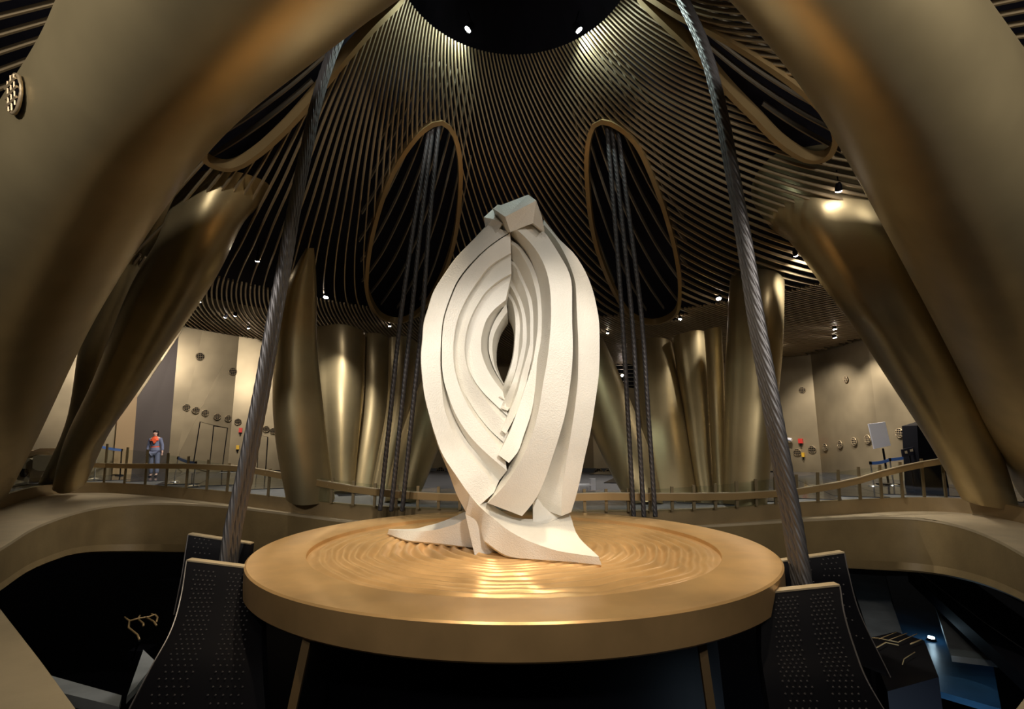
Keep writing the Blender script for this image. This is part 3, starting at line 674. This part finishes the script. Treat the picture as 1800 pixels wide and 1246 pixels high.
for k, (b, m_, t) in enumerate([((668,897),(704,560),(757,215)), ((687.5,898),(722.6,560),(762,215)), ((707,898),(742,560),(772,215))]):
    rope(f"thin dark cable of the far left trio, {['leftmost','middle','rightmost'][k]} of the three beside the sculpture",
         curve3([(*b, 10.2), (.5*(b[0]+m_[0]), .5*(b[1]+m_[1]), 10.0), (*m_, 9.9), (.5*(t[0]+m_[0])-2, .5*(t[1]+m_[1]), 9.7), (*t, 9.3)]), .046, 'thin cables of the far left trio', 5, .5)
for k, (b, m_, t) in enumerate([((1114,908),(1094,560),(1066,215)), ((1132,908),(1111,560),(1074,215)), ((1152,908),(1128,560),(1084,215))]):
    rope(f"thin dark cable of the far right trio, {['leftmost','middle','rightmost'][k]} of the three beside the sculpture",
         curve3([(*b, 10.0), (.5*(b[0]+m_[0]), .5*(b[1]+m_[1]), 9.9), (*m_, 9.8), (.5*(t[0]+m_[0])+1, .5*(t[1]+m_[1]), 9.6), (*t, 9.3)]), .046, 'thin cables of the far right trio', 5, .5)
# ------------------------------------------------------------------ perforated anchor plates
def anchor_plate(label, top, edge_in, edge_out, Ys, ndots, dots=True):
    """edge_in / edge_out: px polylines from top to bottom"""
    n = 24; ts = np.linspace(0, 1, n)
    a = interp([(x, y, Y) for (x, y), Y in zip(edge_out, Ys)], ts, 'i'); b = interp([(x, y, Y) for (x, y), Y in zip(edge_in, Ys)], ts, 'i')
    A = [at_y(*q) for q in a]; B = [at_y(*q) for q in b]
    base = A[-1]; th = empty('anchor_plate', base); tag(th, label, 'plate')
    sh = Vector((0, .10, 0)); vs, fs = loft3([A, B, [p+sh for p in B], [p+sh for p in A]]); build('panel', vs, fs, M['plate'], th, True, 40)
    mb = MB(); u = (B[0]-A[0]).normalized()
    mb.strip([A[0]+Vector((0, .045, .008)), B[0]+Vector((0, .045, .008))], [Vector((0, .05, 0))]*2, [Vector((0, 0, .008))]*2); mb.build('brass_edge', M['beige_light'], th)
    mb = MB(); mb.tube([p+Vector((0, -.005, 0)) for p in A], .007, 5); mb.build('side_trim', M['stud'], th)
    if dots:
        mb = MB()
        for i in range(ndots[1]):
            t = .055+.86*i/ndots[1]; k = t*(n-1); i0 = int(k); f = k-i0
            pa = A[i0].lerp(A[i0+1], f); pb = B[i0].lerp(B[i0+1], f)
            for j in range(ndots[0]):
                for s0 in (.12, .56):
                    s_ = s0+.30*(j+(.5 if i % 2 else 0))/ndots[0]
                    p = pa.lerp(pb, s_)+Vector((0, -.006, 0))
                    r = .009; c = [p+Vector((r*math.cos(q), 0, r*.8*math.sin(q))) for q in np.linspace(0, 2*math.pi, 6, endpoint=False)]
                    mb.prism(c, (0, -.006, 0))
        o = mb.build('studs', M['stud'], th); o['kind'] = 'stuff'
    return th
anchor_plate('black perforated anchor plate in front of the left cables', None, [(465,1003),(462,1050),(460,1110),(462,1180),(470,1290)], [(328,986),(318,1050),(300,1110),(262,1180),(205,1290)], [6.0,5.75,5.45,5.15,4.9], (5, 26))
anchor_plate('black perforated anchor plate behind the left cables, partly hidden', None, [(440,957),(438,975),(436,1000),(434,1060)], [(331,940),(327,965),(320,1010),(306,1080)], [7.0,6.95,6.9,6.85], (4, 8))
anchor_plate('black perforated anchor plate in front of the right cables', None, [(1342,1044),(1338,1090),(1338,1150),(1345,1200),(1360,1290)], [(1476,1030),(1484,1080),(1502,1140),(1526,1200),(1580,1290)], [5.35,5.2,5.05,4.9,4.75], (5, 24))
anchor_plate('black perforated anchor plate behind the right cables, partly hidden', None, [(1372,988),(1376,1010),(1380,1040),(1390,1120)], [(1484,972),(1492,1010),(1512,1080),(1565,1190)], [6.45,6.4,6.35,6.2], (4, 9))
# ------------------------------------------------------------------ railing
def foot_pt(px, py): return at_z(px, py, .01)
railing = empty('glass_railing', foot_pt(900, 898)); tag(railing, 'glass balustrade with bronze posts and brass handrail around the well', 'railing')
LP = [(146,848,152,784),(182.6,848,189,780),(218.6,849.6,225,786),(255,851.6,260,790),(291.6,855,296,796),(327,858,332,802),(363,861,367,808),(399,864,403.6,814),(435.6,868,439,820),(471,872,475,824),
      (508,876,511,830),(545,880,548,835),(582,884,585,840),(620,888,622,845),(658,891,660,849),(696,893,698,852),(734,894.5,735,854),(771,895,771,855),(808,896,808,857),(850,897,850,858),(895,898,895,859),(940,899,940,859),(985,899,985,859),(1028,899,1027,859),(1066,899,1065,859),(1105,899,1104,858),(1143,898.5,1142,857),(1182,897.5,1181,855),(1220,896,1219,852),(1258,894,1257,850),(1296,891.5,1294,846),(1330,889,1328,842),(1364,886,1362,838),
      (1400.7,883,1399.7,834),(1437.9,882,1437,830),(1475.9,880,1472.7,825),(1512.4,878,1508.6,820.6),(1550,876,1546,817),(1587,875,1581.7,812),(1625,874,1619,806),(1663,874,1655,803)]
RAILY = [(146,814),(189,815),(225,816),(260,816),(296,816),(332,816),(367,817),(403,818.5),(439,822),(475,828),(548,842),(622,855),(698,864),(771,868),(895,871),(1027,868),(1065,867),(1142,868),(1219,868),(1294,867),(1362,863),(1399.7,860),(1437,854),(1472.7,848),(1508.6,840),(1546,829),(1581.7,820),(1619,812),(1655,806)]
ry = lambda x: float(np.interp(x, [a for a, b in RAILY], [b for a, b in RAILY]))
tops = []; foots = []
for fx, fy, tx, ty in LP:
    f = foot_pt(fx, fy); t = at_y(tx, ty, f.y)
    foots.append(f); tops.append(t)
    mb = MB(); mb.strip([f, t], [Vector((.028, 0, 0))]*2, [Vector((0, .02, 0))]*2); mb.build('post', M['post'], railing)
hr = [at_y(t[0]*.4+t[2]*.6, ry(t[2]), f.y-.06) for t, f in zip(LP, foots)]
def hseg(pts, name, m, hh, wd):
    mb = MB(); mb.strip(pts, [Vector((0, wd, 0))]*len(pts), [Vector((0, 0, hh))]*len(pts)); return mb.build(name, m, railing)
hseg([p-Vector((0, 0, .06)) for p in hr], 'handrail', M['wood'], .065, .03)
hseg([p+Vector((0, 0, .012)) for p in hr], 'handrail_cap', M['beige_light'], .009, .035)
for i in range(len(LP)-1):
    a, b, c, d = foots[i], foots[i+1], tops[i+1], tops[i]
    e = Vector((0, .008, 0)); k = .93
    MB().prism([a+e, b+e, b.lerp(c, k)+e, a.lerp(d, k)+e], (0, .008, 0)).build('glass_pane', M['glass'], railing)
    MB().tube([hr[i+1]+Vector((0, .05, -.05)), hr[i+1]+Vector((-.12, .05, -.05))], .008, 5).build('bracket', M['beige_light'], railing)
# far-left glass panels of the railing and reflected stone counter built as blocks behind
fl = [at_z(*q, .01) for q in ((2,872),(38,861),(90,850))]
rl = empty('glass_railing', fl[0]); tag(rl, 'glass balustrade panels between the giant left column and the leaning column', 'railing')
for a, b in zip(fl[:-1], fl[1:]): MB().prism([a, b, b+Vector((0, 0, 1.0)), a+Vector((0, 0, 1.0))], (0, .01, 0)).build('glass_pane', M['glass'], rl)
reflection = empty('counter_reflection', at_z(60, 846, 0)); tag(reflection, 'reflection of a pale stone counter in the far left glass, built as blocks with wavy top', 'reflection')
Yb = 16.9
pl = [(58,802),(66,799.5),(74,800),(82,800),(92,799.5),(100,801),(98,818),(94,834),(90,829),(82,827),(70,828),(62,826),(57,823)]
MB().prism([at_y(x, y, Yb) for x, y in pl], (0, .5, 0)).build('reflected_stone', M['beige_light'], reflection)
pl = [(22,810),(32,809),(42,806),(52,805),(58,810),(56,822),(52,840),(48,848),(30,843),(14,838),(16,822)]
MB().prism([at_y(x, y, Yb+.1) for x, y in pl], (0, .5, 0)).build('reflected_stone', M['beige_light'], reflection)
pl = [(30,795),(48,791),(58,792),(70,788),(100,788),(101,799),(74,800),(64,799),(50,803),(32,806)]
MB().prism([at_y(x, y, Yb+.2) for x, y in pl], (0, .4, 0)).build('reflected_cap', M['brown_panel'], reflection)
q = at_y(42.5, 831, Yb+.08)
MB().prism([q+Vector((.15*math.cos(a), 0, .15*math.sin(a))) for a in np.linspace(0, 2*math.pi, 6, endpoint=False)], (0, -.02, 0)).build('reflected_hexagon', M['black'], reflection)
# ------------------------------------------------------------------ ceiling lamps
def spotlight(label, px, py, size, energy, lens='lens', color=WARM, aim=None, beam=95, drop=.12):
    q = hit(px, py)-Vector((0, 0, drop)); th = empty('spotlight', q); tag(th, label, 'lamp', 'spotlights in the slatted ceiling')
    aim = Vector(aim) if aim else Vector((q.x, q.y, 0)); d = (aim-q).normalized()
    R = d.to_track_quat('-Z', 'Y').to_matrix()
    mb = MB(); mb.tube([q+R @ Vector((0, 0, z)) for z in (.02, .10, .16)], [size, size*.95, size*.6], 14); mb.tube([q+R @ Vector((0, 0, .14)), q+Vector((0, 0, .4))], .012, 5)
    mb.build('housing', M['black'], th, True, 40)
    mb = MB(); mb.tube([q+R @ Vector((0, 0, z)) for z in (.0, .018)], [size*.85]*2, 14); mb.build('lens', M[lens], th)
    if energy: lamp('SPOT', 'spotlight_beam', q+d*.03, q+d, energy, color, .06, beam)
SPOTS = [('large spotlight under the slats right of the pointed creased column', 573,516,.075,500,(-5.6,12.5,0)),
 ('large spotlight under the slats left of the thick right cable', 1263,518,.075,500,(5.6,12,0)),
 ('spotlight under the slats just below the near right oval opening', 1473,325,.06,2,(9,14,0)),
 ('spotlight at the top left edge of the broad right leaning column', 1398,440,.05,520,(10.2,15.3,1.2)),
 ('spotlight among the slats left of the thick left cable', 453,451,.05,220,(-7,14,0)),
 ('spotlight nearest to the broad left leaning column, over the gallery', 352,523,.05,260,(-14.5,19.5,1)),
 ('pair lamp over the left gallery, brighter of the two', 414,548,.06,420,(-12.5,22,2)),
 ('pair lamp over the left gallery, dimmer of the two', 396,552,.05,160,(-14,20,1)),
 ('spotlight over the left gallery closest to the left cable', 437,572,.05,260,(-11,22,1)),
 ('spotlight below the far left oval opening', 685,568,.05,200,(-4.2,17,0)),
 ('spotlight left of the far right oval opening near the sculpture', 1068,580,.045,200,(3,17,0)),
 ('spotlight below the right end of the far right oval opening', 1195,555,.05,260,(4.5,15,0)),
 ('upper of two lamps in the fine slatted ceiling at right', 1467,573,.06,300,(11.5,16.5,0)),
 ('lower brighter of two lamps in the fine slatted ceiling at right', 1467,588,.07,420,(12.6,18,2)),
 ('lamp in the fine slatted ceiling close to the right cable', 1373,604,.06,380,(12.5,20.5,1.5)),
]
SK = {(352,523):1.4, (414,548):1.1, (396,552):1.4, (437,572):1.2, (573,516):.8, (1263,518):.8, (1467,573):2, (1467,588):1.7, (1373,604):1.8}
for lb, x, y, s, e, aim in SPOTS: spotlight(lb, x, y, s, e*SK.get((x, y), 1), aim=aim, color=NEUT)
spotlight('bright spotlight on the left edge of the dark oculus', 822, 36, .07, 120, 'lens_cool', COOL, (-2.6, 8.6, 6.6), 150, .2)
spotlight('bright spotlight on the right edge of the dark oculus', 1018, 37, .07, 120, 'lens_cool', COOL, (2.8, 8.6, 6.6), 150, .2)
# ------------------------------------------------------------------ belt barriers, wall devices, stand
def stanchion(label, px, foot_y, top_y, Y=None, m='steel', lean=0):
    f = at_z(px, foot_y, .0); t = at_y(px+lean, top_y, f.y)
    th = empty('belt_stanchion', f); tag(th, label, 'stanchion')
    MB().tube([f, t], .022, 8).build('pole', M[m], th, True, 40)
    MB().tube([f, f+Vector((0, 0, .02)), f+Vector((0, 0, .05))], [.17, .15, .03], 20).build('base', M[m], th, True, 30)
    MB().tube([t-Vector((0, 0, .04)), t+Vector((0, 0, .05))], .035, 8).build('belt_cassette', M['black'], th)
    return t, th
def belt(a, b, th, sag=.03):
    P = [a.lerp(b, k)-Vector((0, 0, sag*4*k*(1-k))) for k in np.linspace(0, 1, 10)]
    MB().strip(P, [Vector((0, .004, 0))]*10, [Vector((0, 0, .045))]*10).build('belt', M['blue_belt'], th)
t1, h1 = stanchion('chrome belt post at the left end of the blue barrier by the white sheet', 1536, 854, 814, lean=-6)
t2, h2 = stanchion('chrome belt post in the middle of the blue barrier by the white sheet', 1571, 853, 808, lean=-7)
t3, h3 = stanchion('chrome belt post at the right end of the blue barrier near the leaning column', 1628, 852, 797, lean=-9)
belt(t1, t2, h1); belt(t2, t3, h2)
s1, g1 = stanchion('black belt post left of the standing woman', 211, 836, 791, m='black', lean=3)
s0, g0 = stanchion('chrome belt post beside the broad left leaning column', 166, 842, 783, lean=5)
s2, g2 = stanchion('chrome belt post right of the standing woman', 306, 847, 805, lean=7)
s3, g3 = stanchion('chrome belt post in front of the left half of the double door', 340, 855, 814, lean=4)
belt(s0, s1, g0); belt(s2, s3, g2)
st = empty('sheet_stand', at_z(1562, 851, 0)); tag(st, 'white cloth sheet hung over a sign stand near the right wall', 'stand')
Y = at_z(1562, 851, 0).y
MB().prism([at_y(1527,745,Y), at_y(1556,741.5,Y), at_y(1566,783,Y), at_y(1537,789,Y)], (0, .05, 0)).build('cloth_sheet', M['white'], st)
MB().tube([at_y(1552,788,Y+.03), at_z(1562,851,0)], .03, 8).build('pole', M['black'], st)
MB().box(at_z(1562,851,.02), .5, .4, .04).build('base', M['black'], st)
sg = empty('picture_board', at_z(1606,855,0)); tag(sg, 'dark board with small pale pictures behind the blue barrier', 'board')
Y = at_z(1606,855,0).y
MB().prism([at_y(1585,790,Y), at_y(1609,785,Y), at_y(1611,799,Y), at_y(1587,803,Y)], (0, .04, 0)).build('panel', M['screen'], sg)
MB().prism([at_y(1590,793,Y-.01), at_y(1594,792,Y-.01), at_y(1595,797,Y-.01), at_y(1591,797,Y-.01)], (0, -.01, 0)).build('picture', M['beige_light'], sg)
MB().prism([at_y(1599,790,Y-.01), at_y(1604,789,Y-.01), at_y(1605,793,Y-.01), at_y(1600,794,Y-.01)], (0, -.01, 0)).build('picture', M['beige_light'], sg)
MB().tube([at_y(1599,801,Y+.03), at_z(1606,855,0)], .025, 6).build('pole', M['black'], sg)
dk = at_z(1648, 856, 0); cab = empty('dark_cabinet', dk); tag(cab, 'dark doorway block between the right wall and the leaning column', 'cabinet')
MB().prism([at_y(1612,748,dk.y), at_y(1645,738,dk.y), at_y(1668,856,dk.y), at_y(1618,856,dk.y)], (0, .6, 0)).build('body', M['black'], cab)
def device(name, label, px, py, m, cat, w_, h_):
    q, n, al = wall_pt(px, py, .08); th = empty(name, q); tag(th, label, cat)
    R = Matrix((al, n, Vector((0, 0, 1)))).transposed()
    MB().box(q, w_, .12, h_, M3=R).build('body', M[m], th); 
    MB().tube([q-Vector((0, 0, h_*.5)), q-Vector((0, 0, h_*.5+.12))], w_*.22, 8).build('mount', M['black'], th)
device('fire_alarm', 'red alarm box high on the left wall beside the thick left cable', 423, 756, 'red', 'alarm', .14, .2)
device('call_point', 'orange and yellow beacon on the left wall below the red alarm', 418, 786, 'yellow', 'beacon', .12, .18)
device('fire_alarm', 'red alarm box on the right wall above the row of vents', 1408.5, 775, 'red', 'alarm', .17, .2)
device('call_point', 'yellow beacon on the right wall below the red alarm', 1413, 799, 'yellow', 'beacon', .1, .18)
q, n, al = wall_pt(1391, 771, .25); th = empty('security_camera', q); tag(th, 'white security camera on the right wall beside the right cable', 'camera')
MB().tube([q-al*.16, q+al*.1+Vector((0, 0, -.05))], [.07, .08], 10).build('body', M['white'], th, True, 40)
MB().tube([q, q-n*.25-Vector((0, 0, .12))], .02, 6).build('arm', M['steel'], th)
o = wall_panel('wall_recess', [(1056,610),(1122,612),(1122,684),(1098,680)], M['black'], '', .02, .08); tag(o, kind='structure', label='dark slatted recess behind the right trio of thin cables')
for k in range(9):
    y = 622+k*7; MB().tube([wall_pt(1058+k*4, y, .2)[0], wall_pt(1121, y, .2)[0]], .02, 4).build('slat', M['inner_slat'], o)
q, n, al = wall_pt(1093, 661, .3); th = empty('wall_lamp', q); tag(th, 'small lamp in the dark recess between the sculpture and the right trio of thin cables', 'lamp')
MB().tube([q, q+n*.03], .06, 12).build('lens', M['lens'], th); MB().tube([q-n*.3, q-n*.005], .07, 12).build('housing', M['black'], th)
# reception furniture seen right of the sculpture's foot
rc = at_z(1030, 862, 0); th = empty('display_stand', rc); tag(th, 'white framed display stand behind the railing right of the sculpture', 'stand')
Y = rc.y
for x in (1018, 1032): MB().tube([at_y(x, 852, Y), at_z(x, 862, 0) if False else Vector((at_y(x, 852, Y).x, Y, 0))], .02, 6).build('leg', M['steel'], th)
MB().box(at_y(1025, 852, Y)+Vector((0, 0, .0)), .4, .3, .04).build('top', M['white'], th)
MB().box(at_y(1042, 851, Y), .14, .14, .3).build('white_box', M['white'], th)
# ------------------------------------------------------------------ things down in the well
lower = MB().prism([Vector((-60, -5, -5)), Vector((60, -5, -5)), Vector((60, 90, -5)), Vector((-60, 90, -5))], (0, 0, -.2)).build('floor_lower', M['black']); tag(lower, kind='structure', label='black lower floor at the bottom of the well')
def deck(name, pxs, z, m, label, cat, th=.12, kind=None):
    o = MB().prism([at_z(x, y, z) for x, y in pxs], (0, 0, -th)).build(name, M[m]); tag(o, label, cat, kind=kind); return o
deck('lower_landing', [(1492,1008),(1556,1012),(1568,1060),(1586,1112),(1548,1122),(1530,1122)], -3.0, 'grey_slab', 'pale grey lower landing beside the right anchor plates', 'landing')
deck('blue_floor', [(1557,1012),(1640,1012),(1700,1070),(1745,1165),(1760,1246),(1600,1200),(1570,1060)], -3.6, 'blue_floor', 'dark blue polished lower floor seen between the landing and escalator', 'floor')
deck('blue_floor', [(1700,1010),(1800,1062),(1830,1130),(1740,1060)], -3.7, 'blue_floor', 'strip of blue lower floor beyond the escalator at far right', 'floor')
deck('lower_landing', [(1643,1062),(1765,1160),(1762,1163),(1672,1152)], -3.2, 'grey_slab', 'pale triangular lower landing left of the black escalator', 'landing')
esc = empty('escalator', at_z(1700, 1100, -3.2)); tag(esc, 'black sloping escalator side with a thin pale edge line in the right well', 'escalator')
a0, a1, b0, b1 = at_z(1600,1002,-2.2), at_z(1660,1000,-2.2), at_z(1830,1130,-2.6), at_z(1815,1220,-2.6)
MB().prism([at_z(1595,1004,-2.6), at_z(1680,1000,-2.6), at_z(1860,1130,-2.6), at_z(1850,1232,-2.6)], (0, 0, -.3)).build('side_panel', M['black'], esc)
MB().tube([at_z(1616,1007,-2.57), at_z(1660,1040,-2.57), at_z(1725,1090,-2.57), at_z(1802,1143,-2.57)], .011, 5).build('edge_line', M['stud'], esc)
q = at_z(1637, 1122, -3.55); th = empty('lamp_reflection', q); tag(th, 'small bright round lamp reflection on the blue lower floor', 'lamp')  # glowing disc stands in for a lamp's reflection in the floor
MB().tube([q, q+Vector((0, 0, .04))], .07, 14).build('lens', M['reflection_blue'], th); MB().tube([q-Vector((0, 0, .04)), q+Vector((0, 0, .01))], .1, 14).build('housing', M['black'], th)
lamp('POINT', 'lamp_reflection_beam', q+Vector((0, 0, .3)), q, 2, (.6, .85, 1), .05)
kb = empty('dark_kiosk', at_z(1590, 1180, -3.0)); tag(kb, 'black box with brass hexagon frames on its top at lower right', 'kiosk')
zt = -2.2
top = [at_z(x, y, zt) for x, y in ((1524,1122),(1575,1110),(1625,1126),(1650,1190),(1560,1215))]
MB().prism(top, (0, 0, -.7)).build('body', M['black'], kb)
def px_frame(pxs, z, rad, parent, name='brass_frame', closed=False):
    return MB().tube([at_z(x, y, z) for x, y in pxs], rad, 6, closed).build(name, M['wood'], parent, True)
px_frame([(1533,1121),(1546,1122),(1580,1129)], zt+.05, .010, kb); px_frame([(1530,1136),(1541,1138),(1557,1129),(1580,1134)], zt+.05, .010, kb)
px_frame([(1545,1123),(1576,1111)], zt+.05, .007, kb); px_frame([(1562,1125),(1594,1113)], zt+.05, .007, kb); px_frame([(1580,1128),(1612,1114)], zt+.05, .007, kb)
px_frame([(1586,1168),(1589,1158),(1608,1146)], zt+.05, .007, kb); px_frame([(1600,1132),(1620,1124)], zt+.05, .010, kb)
# left well: brass hexagon bracket, pale strips
hb = empty('brass_bracket', at_z(250, 1150, -3)); tag(hb, 'brass bracket of joined half hexagons in the dark left well', 'bracket')
zb = -2.6
for pts in ([(219,1085),(228,1091),(243,1087),(262,1084),(273,1080),(277,1085),(275,1093)], [(227,1092),(226,1103),(242,1116),(245,1124)], [(243,1088),(252,1096),(252,1100)], [(257,1085),(270,1092),(275,1099)], [(243,1087),(246,1082)], [(270,1081),(266,1079)]):
    px_frame(pts, zb, .02, hb, 'frame_bar')
MB().tube([at_z(245,1126,zb), at_z(232,1160,zb-1)], .02, 6).build('stem', M['black'], hb)
MB().box(at_z(250, 1150, -3.7), .4, .4, .3).build('base', M['black'], hb)
deck('pale_beam', [(78,1184),(214,1222),(209,1242),(106,1217)], -2.3, 'grey_slab', 'pale horizontal beam at the bottom left edge of the well', 'beam', .15)
deck('pale_fin', [(252,1142),(271,1160),(268,1170),(240,1206),(223,1224)], -2.3, 'grey_slab', 'pale triangular fin standing beside the left anchor plate', 'fin', .1)
nl = MB().prism([at_z(x, y, -.1) for x, y in ((-160,880),(0,1070),(70,1160),(135,1249),(135,1500),(-400,1500))], (0, 0, -.35)).build('trim_3', M['beige_light']); tag(nl, kind='structure', label='beige stone ledge in the bottom left corner close to the viewer')
nr_ = MB().prism([at_z(x, y, -.1) for x, y in ((1810,1215),(1784,1249),(1700,1500),(2200,1500))], (0, 0, -.35)).build('trim_4', M['beige_light']); tag(nr_, kind='structure', label='beige stone ledge corner at the bottom right')
for (a, b) in (((30,1150),(-60,1150)), ((62,1152),(-20,1190)), ((92,1192),(-40,1206))):
    pass
# ------------------------------------------------------------------ person
def person():
    f = at_z(271, 838, 0); H = 1.68
    th = empty('person', f); tag(th, 'woman standing in blue-grey trouser suit with orange scarf behind the railing', 'person')
    def sk(name, V, Ed, Rr, m, sub=2, root=0):
        me = bpy.data.meshes.new(name); me.from_pydata([Vector(v) for v in V], Ed, []); me.materials.append(m)
        o = bpy.data.objects.new(name, me); COL.objects.link(o); o.parent = th
        md = o.modifiers.new('skin', 'SKIN'); md.use_smooth_shade = True
        for i, r in enumerate(Rr):
            sv = me.skin_vertices[0].data[i]; sv.radius = r if hasattr(r, '__len__') else (r, r); sv.use_root = (i == root)
        sb = o.modifiers.new('sub', 'SUBSURF'); sb.levels = sub; sb.render_levels = sub
        return o
    # body: pelvis, spine, neck, head, arms, legs (x right, -y towards the camera)
    V = [(0,0,.93),(0,.0,1.10),(0,.01,1.28),(0,0,1.40),(0,-.005,1.47),(0.0,-.02,1.535),(0.0,-.02,1.63),
         (-.16,.01,1.37),(-.235,.03,1.12),(-.25,-.02,.90),(-.25,-.04,.83), (.16,.01,1.37),(.225,.03,1.12),(.25,-.02,.90),(.255,-.04,.83),
         (-.085,0,.88),(-.10,-.02,.50),(-.11,.03,.09),(-.12,-.10,.035), (.085,0,.88),(.10,-.05,.50),(.09,-.05,.09),(.10,-.17,.035)]
    Ed = [(0,1),(1,2),(2,3),(3,4),(4,5),(5,6),(3,7),(7,8),(8,9),(9,10),(3,11),(11,12),(12,13),(13,14),(0,15),(15,16),(16,17),(17,18),(0,19),(19,20),(20,21),(21,22)]
    Rr = [(.15,.11),(.115,.09),(.14,.10),(.11,.08),.05,(.062,.075),(.07,.085),.055,.042,.032,.03,.055,.042,.032,.03,.09,.065,.045,.035,.09,.065,.045,.035]
    body = sk('body', V, Ed, Rr, M['skin'])
    # clothing over it
    jk = sk('jacket', [(0,0,.90),(0,0,.98),(0,0,1.10),(0,.005,1.28),(0,0,1.385),(-.165,.01,1.365),(-.238,.03,1.12),(-.252,-.015,.92),(.165,.01,1.365),(.228,.03,1.12),(.252,-.015,.92)],
       [(0,1),(1,2),(2,3),(3,4),(4,5),(5,6),(6,7),(4,8),(8,9),(9,10)], [(.20,.15),(.18,.14),(.135,.11),(.165,.125),(.12,.09),.068,.055,.045,.068,.055,.045], M['suit'], root=0)
    tr_ = sk('trousers', [(0,0,.93),(-.09,0,.86),(-.105,-.02,.50),(-.115,.025,.10),(.09,0,.86),(.105,-.05,.50),(.095,-.05,.10)], [(0,1),(1,2),(2,3),(0,4),(4,5),(5,6)],
       [(.155,.12),.105,.082,.075,.105,.082,.075], M['suit'])
    mb = MB()
    ring = lambda r, z, y=0, n=16: [Vector((r*math.cos(a), y+r*.8*math.sin(a), z)) for a in np.linspace(0, 2*math.pi, n, endpoint=False)]
    def shell(rows, name, m):
        n = len(rows[0]); vs = [v for r in rows for v in r]; fs = [(i*n+j, i*n+(j+1) % n, (i+1)*n+(j+1) % n, (i+1)*n+j) for i in range(len(rows)-1) for j in range(n)]
        fs += [tuple(range(n)), tuple((len(rows)-1)*n+j for j in range(n))[::-1]]
        me = bpy.data.meshes.new(name); me.from_pydata(vs, [], fs); me.materials.append(m)
        for p in me.polygons: p.use_smooth = True
        o = bpy.data.objects.new(name, me); COL.objects.link(o); o.parent = th; return o
    shell([ring(.155,1.31,-.045), ring(.14,1.36,-.035), ring(.10,1.42,-.02), ring(.068,1.48,-.01)], 'scarf', M['orange'])
    mb.prism([Vector((-.07,-.135,1.38)), Vector((.07,-.135,1.38)), Vector((.10,-.15,1.26)), Vector((.03,-.155,1.20))], (0, -.02, 0))
    build('scarf_tail', [v+f for v in mb.v], mb.f, M['orange'], th)
    shell([ring(.142,1.07), ring(.142,1.11)], 'belt', M['orange'])
    shell([ring(.02,1.70,.0), ring(.075,1.685,.005), ring(.095,1.64,.018), ring(.09,1.57,.04), ring(.075,1.50,.055), ring(.04,1.47,.06)], 'hair', M['hair'])
    # face: eyes, nose, mouth
    def blob(name, c, r, m, sc=(1, 1, 1)):
        bm = bmesh.new(); bmesh.ops.create_uvsphere(bm, u_segments=8, v_segments=6, radius=r)
        me = bpy.data.meshes.new(name); bmesh.ops.scale(bm, vec=sc, verts=bm.verts); bm.to_mesh(me); bm.free(); me.materials.append(m)
        for p in me.polygons: p.use_smooth = True
        o = bpy.data.objects.new(name, me); COL.objects.link(o); o.parent = th; o.location = c
    for s in (-1, 1):
        blob('eye', (s*.028,-.098,1.595), .011, M['hair'], (1.2,.6,.7)); blob('ear', (s*.072,-.01,1.585), .018, M['skin'], (.5,1,1.4))
        blob('shoe', (s*.11,-.10 if s < 0 else -.16,.035), .05, M['shoe'], (.8,1.9,.7))
    blob('nose', (0,-.112,1.572), .014, M['skin'], (.8,1,1.4)); blob('mouth', (0,-.10,1.538), .016, M['orange'], (1.3,.5,.4))
    for s in (-1, 1):
        for k in range(5):
            x = s*.25; o = sk('finger', [(x,-.045,.83),(x+(k-2)*.014,-.055+(.02 if k == 0 else 0),.79-(.0 if k else -.01)),(x+(k-2)*.016,-.05,.745+abs(k-2)*.008+(.02 if k == 0 else 0))], [(0,1),(1,2)], [.014,.010,.008], M['skin'], 1)
    th.rotation_euler = (0, math.radians(-4), math.radians(12))
person()
